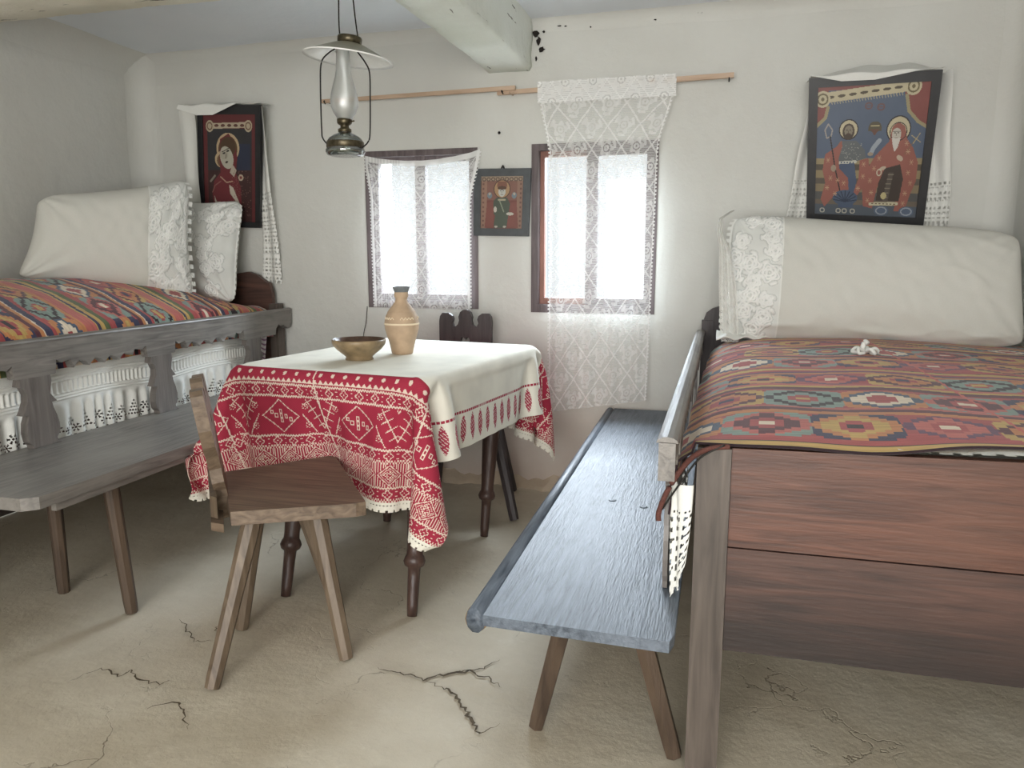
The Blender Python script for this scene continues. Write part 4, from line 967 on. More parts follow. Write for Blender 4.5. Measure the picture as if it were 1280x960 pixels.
def settle_back(r, X, th, y0, y1, zt, zb, zs, centers, mr, ms, half=.055, inset=.001):
    # rail polygon (y, z)
    low = []
    xs = []
    cs = sorted(centers, reverse=True); segs = []
    hi = y1-.16
    for c_ in cs: segs.append((hi, c_+half+.012)); hi = c_-half-.012
    segs.append((hi, y0))
    pts = [(y0, zt), (y1, zt), (y1, zt-.07), (y1-.012, zt-.092), (y1-.035, zt-.10), (y1-.06, zt-.088), (y1-.08, zt-.076), (y1-.11, zt-.082), (y1-.125, zt-.070), (y1-.15, zt-.09)]
    for (a, b) in segs:
        L = a-b
        if L < .12: pts += [(a, zb), (b, zb)]; continue
        pts += [(a, zb), (a-.006, zb+.004), (a-.012, zb+.050), (a-.035, zb+.036), (a-.075, zb+.044), (a-.088, zb+.020)]
        a2 = a-.088; b2 = b+.088; n = 4
        for k in range(n):
            w0 = (a2-b2)/n; s0 = a2-k*w0
            pts += [(s0-w0*.25, zb+.028), (s0-w0*.60, zb+.034), (s0-w0*.86, zb+.022), (s0-w0, zb+.010)]
        pts += [(b+.075, zb+.044), (b+.035, zb+.036), (b+.012, zb+.050), (b+.006, zb+.004), (b, zb)]
    strip_board('back_rail', [(y, zt, z) for y, z in pts[1:]], lambda t, q: (X-th*t, q[0], q[1]), mr, r)
    # rounded cap of the rail
    bm = bmesh.new(); n = 7
    ring0, ring1 = [], []
    for k in range(n):
        a = PI*k/(n-1); ring0.append(bm.verts.new((X-th/2+(th/2+.005)*math.cos(a), y0, zt-.001+.012*math.sin(a)))); ring1.append(bm.verts.new((X-th/2+(th/2+.005)*math.cos(a), y1+.003, zt-.001+.012*math.sin(a))))
    bm.faces.new(ring0); bm.faces.new(ring1[::-1])
    for k in range(n): bm.faces.new((ring0[k], ring1[k], ring1[(k+1) % n], ring0[(k+1) % n]))
    bmobj('rail_cap', bm, mr, r, bevel=0)
    prof = [(0, .060), (.10, .062), (.20, .056), (.28, .052), (.34, .064), (.40, .078), (.405, .056), (.48, .060), (.60, .072), (.72, .080), (.84, .079), (.92, .064), (.96, .066), (1, .084)]
    prof2 = [(0, .062), (.12, .070), (.14, .052), (.24, .040), (.34, .042), (.46, .056), (.52, .066), (.53, .040), (.64, .052), (.78, .056), (.90, .050), (.95, .038), (1, .036)]
    for c_ in centers:
        zt2 = zb+.004; L = zt2-zs
        ts = sorted({t_ for t_, _ in prof} | {t_ for t_, _ in prof2})
        rows = [(zt2-t_*L, c_+np.interp(t_, *zip(*prof))*half/.06*.92, c_-np.interp(t_, *zip(*prof2))*half/.06*.92) for t_ in ts]
        strip_board('splat', rows, lambda t, q, i0=inset: (X-i0-(th-i0-.001)*t, q[1], q[0]), ms, r)
LEGP = [(0, .020), (.08, .022), (.5, .024), (.9, .026), (1, .024)]
SL = root('settle_bench', 'dark grey wooden bench with carved scalloped back rail before the left bed', 'bench', (-2.06, -1.1, 0))
prism('seat_board', [(-2.345, -2.19), (-1.86, -2.19), (-1.825, -2.16), (-1.815, -1.5), (-1.82, -.18), (-2.345, -.18)], .495, .532, M_settle, SL, .006)
box('edge_strip', (-1.850, -2.1, .470), (-1.832, -.25, .494), M_settle, SL, .003)
for (fx, fy, tx, ty) in ((-1.896, -1.782, -1.925, -1.80), (-2.249, -1.714, -2.235, -1.73), (-1.90, -.42, -1.93, -.46), (-2.25, -.42, -2.23, -.46)):
    spindle('leg', (fx, fy, 0), (tx, ty, .497), LEGP, M_leg, SL, 8, False)
settle_back(SL, -2.295, .032, -2.75, -.03, .905, .782, .533, [-2.32, -1.695, -1.065, -.385], M_settle, M_settleZ, .066)
SR = root('settle_bench', 'blue-grey worn wooden bench along the right bed, below right window', 'bench', (-.29, -1.2, 0))
prism('seat_board', [(-.458, -2.362), (-.070, -2.375), (-.062, -2.34), (-.068, -.06), (-.490, -.06)], .426, .450, M_bench, SR, .005)
# rounded edge strip on the room side with its sawn-off end
bm = bmesh.new(); n = 10; r0, r1 = [], []
for k in range(n):
    a = 2*PI*k/n; r0.append(bm.verts.new((-.480+.022*math.cos(a), -2.345, .428+.030*math.sin(a)))); r1.append(bm.verts.new((-.512+.022*math.cos(a), -.06, .428+.026*math.sin(a))))
bm.faces.new(r0); bm.faces.new(r1[::-1])
for k in range(n): bm.faces.new((r0[k], r1[k], r1[(k+1) % n], r0[(k+1) % n]))
bmobj('edge_strip', bm, M_bench, SR, True)
o = lathe('sawn_end', (-.481, -2.344, .424), [(.0005, -.0), (.020, .001), (.026, .008), (.028, .03), (.022, .034)], mat_wood('raw_end_grain', rgb(120, 92, 58), rgb(170, 140, 98), 'z', .7), SR, 12, True, Matrix.Rotation(-PI/2, 3, 'X')); o['label'] = 'light brown sawn end of the edge strip'
for (x, y) in ((-.30, -1.52), (-.20, -1.56)): lathe('peg', (x, y, .449), [(.012, -.004), (.012, .002), (.009, .0035), (.0005, .0035)], M_bench, SR, 12)
for (fx, fy, tx, ty) in ((-.415, -2.049, -.315, -2.04), (-.063, -2.076, -.19, -2.05), (-.44, -.42, -.36, -.45), (-.10, -.42, -.20, -.45)):
    spindle('leg', (fx, fy, 0), (tx, ty, .430), LEGP, M_leg, SR, 6, False)
settle_back(SR, -.072, .032, -2.36, -.12, .848, .772, .451, [-2.10, -1.45, -.80, -.25], M_settle, M_settleZ, .045, .020)

# ------------------------------------------------------------------ left bed
LB = root('bed', 'dark wooden bed in the left corner behind the carved bench back', 'bed', (-2.78, -1.1, 0))
bm = bmesh.new(); pts = [(-3.12, .35), (-3.12, 1.05), (-3.05, 1.085), (-2.9, 1.10), (-2.72, 1.115), (-2.60, 1.10), (-2.52, 1.112), (-2.47, 1.095), (-2.42, 1.062), (-2.395, 1.05), (-2.38, 1.0), (-2.38, .35)]
a = [bm.verts.new((x, -.075, z)) for x, z in pts]; b = [bm.verts.new((x, -.045, z)) for x, z in pts]; bm.faces.new(a); bm.faces.new(b[::-1])
for i in range(len(pts)): j = (i+1) % len(pts); bm.faces.new((a[i], b[i], b[j], a[j]))
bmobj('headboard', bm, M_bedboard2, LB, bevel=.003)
box('post', (-2.385, -.10, 0), (-2.335, -.04, .94), M_post, LB)
box('post', (-2.43, -2.32, 0), (-2.37, -2.26, .9), M_post, LB); box('post', (-3.14, -2.32, 0), (-3.08, -2.26, .9), M_post, LB)
box('side_board', (-2.425, -2.26, .30), (-2.395, -.10, .56), M_bedboard2, LB)
box('footboard', (-3.08, -2.305, .30), (-2.43, -2.275, .88), M_bedboard2, LB)
m2 = box('mattress', (-3.12, -2.25, .50), (-2.46, -.12, .86), M_linen, None, .04); tag(m2, 'thick straw mattress of the left bed under the striped rug', 'mattress')
# striped rug, domed over the straw
nS, nT = 400, 190
s, t = np.meshgrid(np.linspace(0, 1, nS+1), np.linspace(0, 1, nT+1), indexing='ij')   # s along Y (near -> far), t wall -> room
Y = -2.26+2.14*s; arc = t*1.0
X = -3.16+arc*.83; X = np.where(t > .97, X, X)
zc_ = np.interp(t, [0, .15, .35, .6, .8, .88, .94, 1.0], [1.075, 1.10, 1.095, 1.04, .975, .935, .86, .77])
k9 = np.array([1, 4, 6, 4, 1])/16.
for _ in range(12):
    zz = np.pad(zc_, ((0, 0), (2, 2)), 'edge'); zc_ = sum(k9[i]*zz[:, i:i+nT+1] for i in range(5))
X = np.interp(t, [0, .8, .88, .94, 1.0], [-3.16, -2.47, -2.39, -2.362, -2.357])
Z = zc_+.006*field(X, Y, .5, seed=33)+.004*field(X, Y, .15, seed=34)-.07*sstep(.80, 1, s)*(t < 2)*(1-sstep(.6, .9, t))*1.3-.02*sstep(.85, 1, s)
sc = (s[:-1, :-1]+.5/nS)*2.14; tc_ = (t[:-1, :-1]+.5/nT)*1.05
Ck = kilim(sc+.015*np.sin(tc_*9)+.05*tc_, tc_+.03, 8, 'left')
rug2 = sheet('kilim_rug', np.stack([X, Y, Z], -1), M_kilim, None, Ck, None, True, .005); tag(rug2, 'red rug with green and navy stripes domed over the left bed', 'rug')
# pleated white valance with eyelet embroidery behind the carved back
h, w = 140, 960; v, u = np.meshgrid(np.linspace(0, 1, h+1), np.linspace(0, 1, w+1), indexing='ij')
Yv = -2.30+2.02*u; Zv = .802-.286*v+.006*np.sin(u*17)
tuck = sum(np.exp(-((v-c_)/.010)**2) for c_ in (.16, .20, .24, .40, .44, .48))
Xv = -2.377+.004*tuck+.005*np.sin(u*2*PI*34+np.sin(u*40)*1.3)*sstep(.5, .62, v)*1.6+.003*np.sin(u*2*PI*88)*((v > .24) & (v < .40))+.004*np.sin(u*31)
U, V = (u[:-1, :-1]+.5/w)*2.02, (v[:-1, :-1]+.5/h)*.255
hole = np.zeros(U.shape, bool); per = .13; k_ = np.floor(U/per); uu = (U % per)-per/2
def fl(cx, cy, R):
    d = np.hypot(uu-cx, V-cy); th = np.arctan2(V-cy, uu-cx); return (d < .0038) | ((abs(d-R) < .0046) & (np.cos(6*th) > .1))
hole |= fl(-.030, .205, .0115) | fl(-.008, .230, .010) | fl(-.050, .232, .009)
for rw in range(5):
    for kk in range(rw+1): hole |= np.hypot(uu-.038-(kk-rw/2)*.010, V-(.180+rw*.0125)) < .0036
scal = (V > .251) & (np.sin(U/.018*2*PI) > .2)
vl2 = sheet('pleated_valance', np.stack([Xv, Yv, Zv], -1), M_linen2, None, None, ~(hole | scal)); tag(vl2, 'white pleated valance with eyelet embroidery behind the left carved bench back', 'valance')
# small patterned cloth end hanging by the left bed's head
h, w = 40, 20; v, u = np.meshgrid(np.linspace(0, 1, h+1), np.linspace(0, 1, w+1), indexing='ij')
X = -2.33+.0*u; 
P = np.stack([-2.340+.01*np.sin(v*5), -.255+.07*u*(1-.3*v)+.01*np.sin(v*8), .815-.19*v], -1) if False else np.stack([-2.345+.008*np.sin(u*9+v*3), -.275+.085*u*(1-.35*v), .82-.20*v+.01*np.sin(u*7)], -1)
C_ = np.ones((h, w, 3))*C8(214, 208, 206); C_[(np.arange(h) % 5 < 2)] = C8(150, 120, 140); C_[:6] = C8(170, 120, 120)
ce = sheet('hanging_cloth_end', P, M_cloth, None, C_); tag(ce, 'small lilac striped cloth end hanging at far end of left bench back', 'cloth')

# ------------------------------------------------------------------ table
TC = np.array([-1.225, -1.005]); TA = math.radians(-8); ca, sa = math.cos(TA), math.sin(TA); TH, TW2, TL2 = .800, .395, .515
def tl(x, y): return (TC[0]+x*ca-y*sa, TC[1]+x*sa+y*ca)
TB = root('table', 'dark wooden table with turned tapered legs under the red and white cloth', 'table', (TC[0], TC[1], 0))
corn = [tl(-TW2, -TL2), tl(TW2, -TL2), tl(TW2, TL2), tl(-TW2, TL2)]
prism('tabletop', [tl(-TW2+.014, -TL2+.014), tl(TW2-.014, -TL2+.014), tl(TW2-.014, TL2-.014), tl(-TW2+.014, TL2-.014)], TH-.034, TH-.002, M_table, TB, .004)
ap = [tl(-TW2+.09, -TL2+.10), tl(TW2-.09, -TL2+.10), tl(TW2-.09, TL2-.10), tl(-TW2+.09, TL2-.10)]
for i in range(4):
    a, b = np.array(ap[i]), np.array(ap[(i+1) % 4]); d = (b-a)/np.linalg.norm(b-a); n = np.array([-d[1], d[0]])*.022
    hexa('apron', [(*a, .66), (*b, .66), (*(b+n), .66), (*(a+n), .66), (*a, TH-.035), (*b, TH-.035), (*(b+n), TH-.035), (*(a+n), TH-.035)], M_table, TB, .002)
tp = [(0, .017), (.05, .019), (.18, .021), (.215, .022), (.225, .033), (.245, .038), (.265, .033), (.275, .028), (.30, .027), (.55, .035), (.80, .044), (.93, .050), (1, .046)]
feet = [(-.962, -1.559), (-.950, -.779), (-1.437, -.71), (-1.457, -1.534)]
tops = [(-.99, -1.36), (-.925, -.68), (-1.42, -.66), (-1.45, -1.34)]
for f_, t_ in zip(feet, tops): spindle('leg', (*f_, 0), (*t_, .72), tp, M_table, TB, 12)

# ------------------------------------------------------------------ chairs
def back_outline():
    """(x, z) of the carved chair back, x in -1..1 half widths, z 0..1 from seat to top; three lobes"""
    L = [(-.42, 0), (-.46, .12), (-.60, .20), (-.50, .30), (-.66, .42), (-.88, .52), (-.99, .66), (-1.0, .88), (-.97, .93), (-.88, .965), (-.64, .965), (-.50, .935), (-.46, .90), (-.50, .86), (-.44, .825), (-.36, .825), (-.28, .845), (-.235, .885), (-.26, .925), (-.20, .975), (-.08, 1.0), (.0, 1.003)]
    R = [(-x, z) for x, z in reversed(L[:-1])]
    return L+R
def chair(label, seat, zt, backpts, backtop, legs, mats, hb, bh, bw, thick=.036, extra=None):
    ms, ml = mats; c_ = np.mean(np.array(seat), 0)
    r = root('plank_chair', label, 'chair', (c_[0], c_[1], 0))
    prism('seat', seat, zt-.040, zt, ms, r, .007)
    for f_, t_ in legs: spindle('leg', (*f_, 0), (*t_, zt-.042), [(0, .021), (.06, .023), (.5, .025), (.85, .029), (1, .027)], ml, r, 8, False)
    # back board, plane through backpts (two seat points), leaning towards backtop
    a, b = np.array([*backpts[0], zt-.07]), np.array([*backpts[1], zt-.07]); m = (a+b)/2; ex = (b-a)/np.linalg.norm(b-a); up = np.array([*backtop, zt+bh])-m; ey = up/np.linalg.norm(up); H = np.linalg.norm(up)
    nn = np.cross(ex, ey); nn /= np.linalg.norm(nn)
    out = [(x*bw/2, .12*H+z*H*.88) for x, z in back_outline()]
    # tenon below
    out = [(-.3*bw/2, 0)]+out+[(.3*bw/2, 0)]
    bm = bmesh.new()
    hz, hw = .66, .15   # heart cut-out
    heart = []
    for k in range(16):
        tt = 2*PI*k/16; x = 16*math.sin(tt)**3/17; z = (13*math.cos(tt)-5*math.cos(2*tt)-2*math.cos(3*tt)-math.cos(4*tt))/17
        heart.append((x*bw*.095, .12*H+(hz+z*.07)*H*.88))
    for sgn in (1, -1):
        V1 = [bm.verts.new(tuple(m+ex*x+ey*z+nn*sgn*thick/2)) for x, z in out]; V2 = [bm.verts.new(tuple(m+ex*x+ey*z+nn*sgn*thick/2)) for x, z in heart]
        e = [bm.edges.new((V1[i], V1[(i+1) % len(V1)])) for i in range(len(V1))]+[bm.edges.new((V2[i], V2[(i+1) % len(V2)])) for i in range(len(V2))]
        bmesh.ops.triangle_fill(bm, use_beauty=True, use_dissolve=False, edges=e)
        if sgn == 1: A1, A2 = V1, V2
    for P_, Q_ in ((A1, V1), (A2, V2)):
        for i in range(len(P_)): j = (i+1) % len(P_); bm.faces.new((P_[i], Q_[i], Q_[j], P_[j]))
    bmobj('carved_back', bm, mats[2] if len(mats) > 2 else ms, r)
    return r
seatF = [(-1.286, -2.051), (-.985, -1.892), (-.965, -1.870), (-1.285, -1.445), (-1.315, -1.432), (-1.555, -1.715)]
chF = chair('worn brown plank chair with heart-cut back standing before the near table end', seatF, .50,
            ((-1.31, -2.035), (-1.545, -1.715)), (-1.482, -1.905), [((-1.336, -2.114), (-1.295, -1.93)), ((-1.046, -1.869), (-1.17, -1.80)), ((-1.466, -1.784), (-1.40, -1.74)), ((-1.24, -1.56), (-1.31, -1.67))],
            (M_chair, M_chairleg), .4, .345, .37, .034)
hexa('batten', [(-1.36, -2.04, .435), (-1.315, -2.045, .435), (-1.50, -1.79, .435), (-1.545, -1.785, .435), (-1.36, -2.04, .459), (-1.315, -2.045, .459), (-1.50, -1.79, .459), (-1.545, -1.785, .459)], M_chair, chF, .003)
hexa('rear_edge_block', [(-1.385, -2.005, .462), (-1.352, -2.018, .462), (-1.590, -1.695, .462), (-1.620, -1.70, .462), (-1.385, -2.005, .525), (-1.352, -2.018, .525), (-1.590, -1.695, .525), (-1.620, -1.70, .525)], M_chairleg, chF, .004)
seatB = [(-1.44, -.53), (-.95, -.53), (-1.05, -.13), (-1.39, -.13)]
chB = chair('dark chair with three-lobed heart-cut back between table and window wall', seatB, .47,
            ((-1.355, -.19), (-1.10, -.19)), (-1.231, -.16), [((-1.47, -.56), (-1.37, -.46)), ((-.876, -.547), (-1.0, -.45)), ((-1.42, -.11), (-1.35, -.18)), ((-1.0, -.11), (-1.08, -.18))],
            (M_dark, M_dark), .4, .462, .275, .026)

# ------------------------------------------------------------------ tablecloth: draped by a small position-based cloth solver
CW, CLn, cfar = 1.345, 1.845, .38           # width, length, far overhang
st_ = .0275; ni, nj = int(round(CW/st_))+1, int(round(CLn/st_))+1
cu = np.linspace(-CW/2, CW/2, ni); cv = np.linspace(-TL2-.425, TL2+cfar, nj)
CU, CV = np.meshgrid(cu, cv, indexing='ij')
SK = .10
def to_world(x, y): return TC[0]+x*ca-y*sa, TC[1]+x*sa+y*ca
wx, wy = to_world(CU, CV)
X0 = np.stack([wx, wy, np.full_like(wx, TH+.012)], -1); Pp = X0.copy(); Vv = np.zeros_like(Pp)
du, dv = cu[1]-cu[0], cv[1]-cv[0]; dd = math.hypot(du, dv)
onTop = (abs(CU) < TW2-.015) & (abs(CV) < TL2-.015)
W_ = np.where(onTop, 0., 1.)
seatpoly = np.array([seatF[i] for i in range(len(seatF))]); 
def poly_push(Q, poly, z0, z1, mg):
    """push points out of a convex prism (ccw)"""
    n = len(poly); best = np.full(Q.shape[:-1], -1e9); bn = np.zeros(Q.shape[:-1]+(3,))
    for i in range(n):
        a, b = poly[i], poly[(i+1) % n]; d = b-a; nn_ = np.array([d[1], -d[0]])/np.linalg.norm(d)
        s_ = (Q[..., 0]-a[0])*nn_[0]+(Q[..., 1]-a[1])*nn_[1]-mg; m_ = s_ > best; best = np.where(m_, s_, best); bn[m_] = (nn_[0], nn_[1], 0)
    s_ = Q[..., 2]-z1-mg; m_ = s_ > best; best = np.where(m_, s_, best); bn[m_] = (0, 0, 1)
    ins = (best < 0) & (Q[..., 2] > z0-mg)
    Q[ins] -= (best[..., None]*bn)[ins]; return ins
def con(P_, sa_, sb_, rest, k):
    A_, B_ = P_[sa_], P_[sb_]; wa, wb = W_[sa_], W_[sb_]; d = B_-A_; L = np.sqrt((d*d).sum(-1))+1e-9; ws = wa+wb+1e-9
    c_ = (k*(L-rest)/L/ws)[..., None]*d; P_[sa_] += c_*wa[..., None]; P_[sb_] -= c_*wb[..., None]
sl = slice
def pairs(di, dj):
    """colourings so that no two constraints in a batch share a point"""
    out = []
    span = max(abs(di), abs(dj), 1)
    for pi in range(2 if di else 1):
        for pj_ in range(2 if (dj and not di) else 1):
            I = np.arange(ni-abs(di)); J = np.arange(nj-abs(dj))
            if di: I = I[(I//abs(di)) % 2 == pi]
            else: J = J[(J//abs(dj)) % 2 == pj_]
            if dj >= 0: a = np.ix_(I, J); b = np.ix_(I+di, J+dj)
            else: a = np.ix_(I, J-dj); b = np.ix_(I+di, J)
            out.append((a, b))
    return out
def seat_push(Q, it):
    """the chair is slid in against the hanging cloth: points inside the seat leave through its two far edges"""
    f = min(1, max(0, (it-90)/90)); off = np.array([.05, -.32])*(1-f)
    if it < 90: return np.zeros(Q.shape[:-1], bool)
    poly = seatpoly+off; n = len(poly); ins = (Q[..., 2] > .445) & (Q[..., 2] < .515); far = []
    for i in range(n):
        a, b = poly[i], poly[(i+1) % n]; d = b-a; nn_ = np.array([d[1], -d[0]])/np.linalg.norm(d)
        s_ = (Q[..., 0]-a[0])*nn_[0]+(Q[..., 1]-a[1])*nn_[1]-.012; ins &= s_ < 0
        if nn_[1] > .3: far.append((s_, nn_))
    best = np.full(Q.shape[:-1], -1e9); bn = np.zeros(Q.shape[:-1]+(2,))
    for s_, nn_ in far: m_ = s_ > best; best = np.where(m_, s_, best); bn[m_] = nn_
    st2 = np.maximum(best, -.02); Q[ins, :2] -= (st2[..., None]*bn)[ins]; return ins
CONS = [(pairs(1, 0), du, 1.), (pairs(0, 1), dv, 1.), (pairs(1, 1), dd, .5), (pairs(1, -1), dd, .5), (pairs(2, 0), 2*du, .22), (pairs(0, 2), 2*dv, .22)]
tpoly = np.array(corn)
rj = np.random.default_rng(5); Pp += rj.normal(0, .0015, Pp.shape)*(1-onTop[..., None])
for it in range(300):
    Vv *= .965; Vv[..., 2] -= 9.8*.012*(W_ > 0); Q = Pp+Vv*.012*(W_[..., None])
    for k in range(9):
        for (ci, cj, tg_) in ((slice(0, 3), slice(0, 3), (-1.790, -1.54, .37)), (slice(0, 3), slice(6, 9), (-1.803, -1.515, .555)), (slice(4, 6), slice(6, 8), (-1.76, -1.49, .58)), (slice(-3, None), slice(0, 3), (-.865, -1.62, .30))):
            if it > 60: Q[ci, cj] += (np.array(tg_)-Q[ci, cj])*.012
        for prs, rest, kk in CONS:
            for a, b in prs: con(Q, a, b, rest, kk)
        i1 = poly_push(Q, tpoly, TH-.05, TH, .008); i2 = seat_push(Q, it)
    Q[..., 2] = np.maximum(Q[..., 2], .02)
    Vv = (Q-Pp)/.012; fr_ = (i1 | i2); Vv[fr_] *= .4; Pp = Q
nU, nV = 440, 580
G = catmull(catmull(Pp, nU+1, 0), nV+1, 1)
# cloth pattern ------------------------------------------------------
RD, CR_ = C8(166, 52, 72), C8(230, 210, 194)
wu, wv_ = CW/nU, CLn/nV
US, VS = np.meshgrid((np.arange(nU)+.5)*wu, (np.arange(nV)+.5)*wv_, indexing='ij')   # metres from left / near hem
col = np.ones((nU, nV, 3))*C8(234, 230, 216)
col *= (1+.012*np.sin(US*2*PI/.006)*np.sin(VS*2*PI/.006))[..., None]
def zig(d, p, U): return abs(d-.0035*np.sign(np.sin(U*2*PI/p)))
def endband(D, U, depth):
    """D: metres up from the hem; returns colour and mask"""
    c_ = np.ones(D.shape+(3,))*RD; m = (D > .034) & (D < depth)
    cream = np.zeros(D.shape, bool)
    def rule(y): return abs(D-y-.0022*np.where((U % .010) < .005, 1, -1)) < .0033
    for y in (.041, .084, .172, .212, .352, .392): cream |= rule(y)
    def flowers(y, h):
        u = (U % .062)-.031; d = D-y; r_ = np.hypot(u, d); th = np.arctan2(d, u)
        cr = abs(r_-.0125*(1+.20*np.cos(4*th))) < .0018
        tick = (abs(abs(u)-.031) < .0035) & (abs(abs(d)-.008) < .0018)
        dot = r_ < .0025
        return cr | tick | dot
    for y in (.0625, .192, .372): cream |= flowers(y, .03) & (abs(D-y) < .017)
    # diamonds band
    y = .128; m1 = abs(D-y) < .038; u = (U % .092)-.046; d = D-y; l1 = abs(u)/.046+abs(d)/.040
    p1 = (abs(l1-.86) < .055) | (abs(l1-.62) < .035) | ((l1 < .5) & ((((np.floor(u/.005)+np.floor(d/.005)) % 2) == 0) & (l1 > .12)))
    p1 |= (l1 > 1.02) & ((U % .0085) < .0032)
    cream |= m1 & p1
    # big hooked band
    y = .282; m2 = abs(D-y) < .062; per = .33; u = (U % per)-per/2; d = D-y; l2 = abs(u)/.075+abs(d)/.060
    p2 = (abs(l2-.97) < .035)
    for (cx, cy) in ((-.022, 0), (.022, 0), (0, .016), (0, -.016), (0, 0), (-.040, .010), (.040, -.010)):
        q_ = np.maximum(abs(u-cx), abs(d-cy)); p2 |= (abs(q_-.0055) < .0016)
    for sg in (-1, 1):          # hooks: stepped meander lines on either side
        uu_ = (u*sg-.115)+d*.0; kx = (d*1.0-uu_*.75); ky = (d*.75+uu_); fr2 = (np.maximum(abs((uu_+d*.55) % .052-.026), 0) < .002)
        reg = (u*sg > .085) & (l2 > 1.15)
        p2 |= reg & fr2
        p2 |= reg & (abs(((d-uu_*.55) % .034)-.017) < .0018) & (((uu_+d*.55) % .104) < .052)
        for (cx, cy) in ((.100, .035), (.100, -.035)):
            rr_ = np.hypot(u*sg-cx, d-cy); th = np.arctan2(d-cy, u*sg-cx); p2 |= (abs(rr_-.010) < .002) & (np.cos(8*th) > 0) | (rr_ < .003)
    cream |= m2 & p2
    # small band before the white field
    y = .425; m3 = (D > .400); cream |= m3 & (abs(((U % .022)-.011))*1.1 > abs(D-.402)*1.0) & (D < .412)
    cream |= m3 & ((((U % .05)-.025)**2+((D-.43)*1.0)**2) < .00005)
    seam = (abs(((U+.12*(D-.25)) % (CW/3))-CW/6) < .0028); cream |= seam & (D > .04)
    c_[cream] = CR_
    vr = (.97+.06*np.sin(U*900)*np.sin(D*900)); c_ *= vr[..., None]
    return c_, m
nearD = VS; farD = CLn-VS
c1, m1 = endband(nearD, US, .452); col[m1] = c1[m1]
lc = nearD < .034
c2, m2 = endband(farD, US, .375); col[m2] = c2[m2]
side = np.minimum(US, CW-US); mid = ~(nearD < .452) & ~(farD < .375)
col[mid & (abs(side-.130) < .0045) & ((VS % .008) < .006)] = RD
vv_ = (VS % .066)-.033; leaf = (abs(vv_) < .017*np.clip(1-((side-.068)/.050)**2, 0, 1)**.8) & (abs(side-.068) < .05)
col[mid & leaf & ~((abs(((vv_+side*.8) % .012)-.006) < .0011))] = RD*.92+.06
# scalloped lace hem
keep = np.ones((nU, nV), bool)
for Dm in (nearD, farD):
    keep &= ~((Dm < .012) & (np.abs(np.sin(US/.026*PI)) < Dm/.012*0+.45) & (Dm < .010))
    keep &= ~((abs(Dm-.024) < .003) & ((US % .012) < .005))
cloth = sheet('tablecloth', G, M_cloth, None, col, keep, True, .0022)
tag(cloth, 'white tablecloth with wide red embroidered ends hanging over the table', 'tablecloth')

# ------------------------------------------------------------------ jug and bowl
zt = TH+.0125
jx, jy = -1.222, -.985
J = root('clay_vase', 'tall buff clay vase with flared grey rim on the tablecloth', 'vase', (jx, jy, zt))
prof = [(.001, 0), (.038, 0), (.042, .004), (.045, .02), (.052, .05), (.060, .075), (.0665, .10), (.0685, .120), (.067, .135), (.061, .155), (.050, .175), (.036, .192), (.027, .205), (.0225, .215), (.024, .222), (.028, .228), (.028, .240), (.027, .246)]
lathe('body', (jx, jy, zt), prof, M_clay, J, 48)
lathe('rim', (jx, jy, zt), [(.027, .245), (.029, .250), (.033, .262), (.0365, .266), (.034, .266), (.029, .258), (.024, .245), (.020, .22)], M_clayrim, J, 48)
lathe('slip_band', (jx, jy, zt), [(.0686, .118), (.0695, .119), (.0695, .124), (.0686, .125)], M_clayline, J, 48)
for z in (.190, .200, .168): lathe('ridge', (jx, jy, zt), [(np.interp(z-.003, [q_[1] for q_ in prof], [q_[0] for q_ in prof]), z-.003), (np.interp(z, [q_[1] for q_ in prof], [q_[0] for q_ in prof])+.0014, z), (np.interp(z+.003, [q_[1] for q_ in prof], [q_[0] for q_ in prof]), z+.003)], M_clay, J, 48)
for k0 in range(5):   # wavy slip ornament
    pts = [(jx+.0655*math.cos(a), jy+.0655*math.sin(a), zt+.144+.004*(1 if k % 2 else -1)) for k, a in enumerate(np.linspace(k0*2*PI/5, k0*2*PI/5+.85, 9))]
    tube('wavy_line', pts, .0016, M_clayline, J, 5)
bx_, by_ = -1.309, -1.19
B = root('clay_bowl', 'shallow brown clay bowl with dark inside, left of the vase on tablecloth', 'bowl', (bx_, by_, zt))
lathe('outer_wall', (bx_, by_, zt), [(.001, 0), (.050, 0), (.053, .003), (.049, .012), (.060, .022), (.082, .040), (.096, .056), (.1005, .068), (.100, .076), (.097, .0785)], M_bowl, B, 48)
lathe('inner_glaze', (bx_, by_, zt), [(.097, .0785), (.094, .076), (.091, .062), (.074, .038), (.050, .022), (.02, .014), (.001, .013)], M_bowlin, B, 48)

# ------------------------------------------------------------------ hanging oil lamp
LX, LY, LZ = -1.332, -1.2, 1.553
LP = root('oil_lamp', 'hanging glass oil lamp with flat metal shade above the table', 'lamp', (LX, LY, LZ))
tl_ = Matrix.Rotation(math.radians(3), 3, 'Y')
lathe('glass_font', (LX, LY, LZ), [(.001, .004), (.05, 0), (.064, .004), (.070, .014), (.070, .022), (.064, .030), (.063, .046), (.065, .050), (.058, .062), (.040, .074), (.022, .080), (.022, .084)], M_font, LP, 40)
lathe('fuel_level', (LX, LY, LZ), [(.001, .006), (.055, .006), (.063, .012), (.063, .018), (.001, .018)], mat_plain('lamp_oil', rgb(120, 130, 118), .1, 0, .05), LP, 32)
lathe('font_band', (LX, LY, LZ), [(.0655, .028), (.0675, .030), (.0670, .046), (.0665, .050), (.0650, .050)], M_brass, LP, 40)
lathe('burner', (LX, LY, LZ), [(.020, .082), (.024, .084), (.024, .094), (.016, .098), (.015, .106), (.022, .110), (.026, .114), (.027, .128), (.024, .130), (.004, .130)], M_brass, LP, 28)
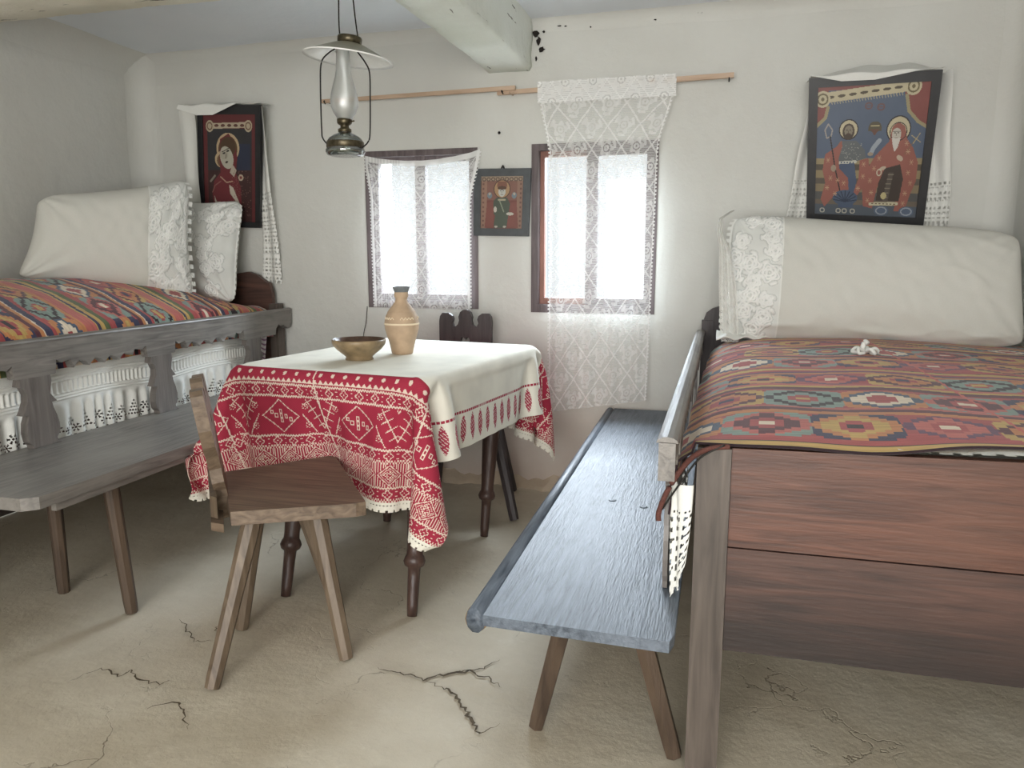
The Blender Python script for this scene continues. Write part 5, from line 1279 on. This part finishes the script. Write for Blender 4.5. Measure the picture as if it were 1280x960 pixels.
tube('wick_knob', [(LX+.02, LY-.006, LZ+.118), (LX+.045, LY-.015, LZ+.118)], .003, M_brass, LP)
lathe('chimney', (LX+.002, LY, LZ), [(.024, .125), (.030, .135), (.040, .150), (.048, .170), (.050, .190), (.047, .212), (.040, .240), (.031, .270), (.026, .295), (.0245, .330), (.0245, .385)], M_lampglass, LP, 40)
sa2 = Matrix.Rotation(math.radians(6.5), 3, 'Y')
cz = LZ+.372
lathe('shade', (LX+.028, LY, cz), [(.034, .012), (.060, .004), (.11, -.018), (.142, -.034), (.156, -.038)], M_shade, LP, 56, True, sa2)
lathe('shade_lining', (LX+.028, LY, cz-.0035), [(.034, .012), (.060, .004), (.11, -.018), (.142, -.034), (.158, -.039), (.157, -.034)], M_shadein, LP, 56, True, sa2)
lathe('shade_collar', (LX+.028, LY, cz), [(.034, .008), (.042, .010), (.043, .028), (.040, .034), (.030, .035)], M_brass, LP, 32, True, sa2)
tube('bail_wire', [(LX-.020, LY, LZ+.372), (LX-.055, LY, LZ+.355), (LX-.083, LY, LZ+.325), (LX-.090, LY, LZ+.25), (LX-.092, LY, LZ+.10), (LX-.088, LY, LZ+.065), (LX-.066, LY, LZ+.040)], .0028, M_black, LP)
tube('bail_wire', [(LX+.060, LY, LZ+.352), (LX+.088, LY, LZ+.315), (LX+.103, LY, LZ+.28), (LX+.103, LY, LZ+.20), (LX+.098, LY, LZ+.075), (LX+.088, LY, LZ+.045), (LX+.066, LY, LZ+.028)], .0028, M_black, LP)
zz_ = ZC+.02
tube('hanging_wire', [(LX-.006, LY, cz+.03), (LX-.008, LY, cz+.12), (LX+.006, LY, zz_)], .0026, M_black, LP)
tube('hanging_wire', [(LX+.064, LY, cz+.02), (LX+.052, LY, cz+.12), (LX+.030, LY, zz_)], .0026, M_black, LP)
hk = Matrix.Rotation(0, 3, 'X')
tube('wire_hook', [(LX-.035, LY+.01, LZ+.36), (LX-.03, LY+.01, LZ+.345), (LX-.008, LY+.01, LZ+.342), (LX-.022, LY+.01, LZ+.34), (LX-.024, LY+.01, LZ+.30)], .0014, M_shadein, LP)
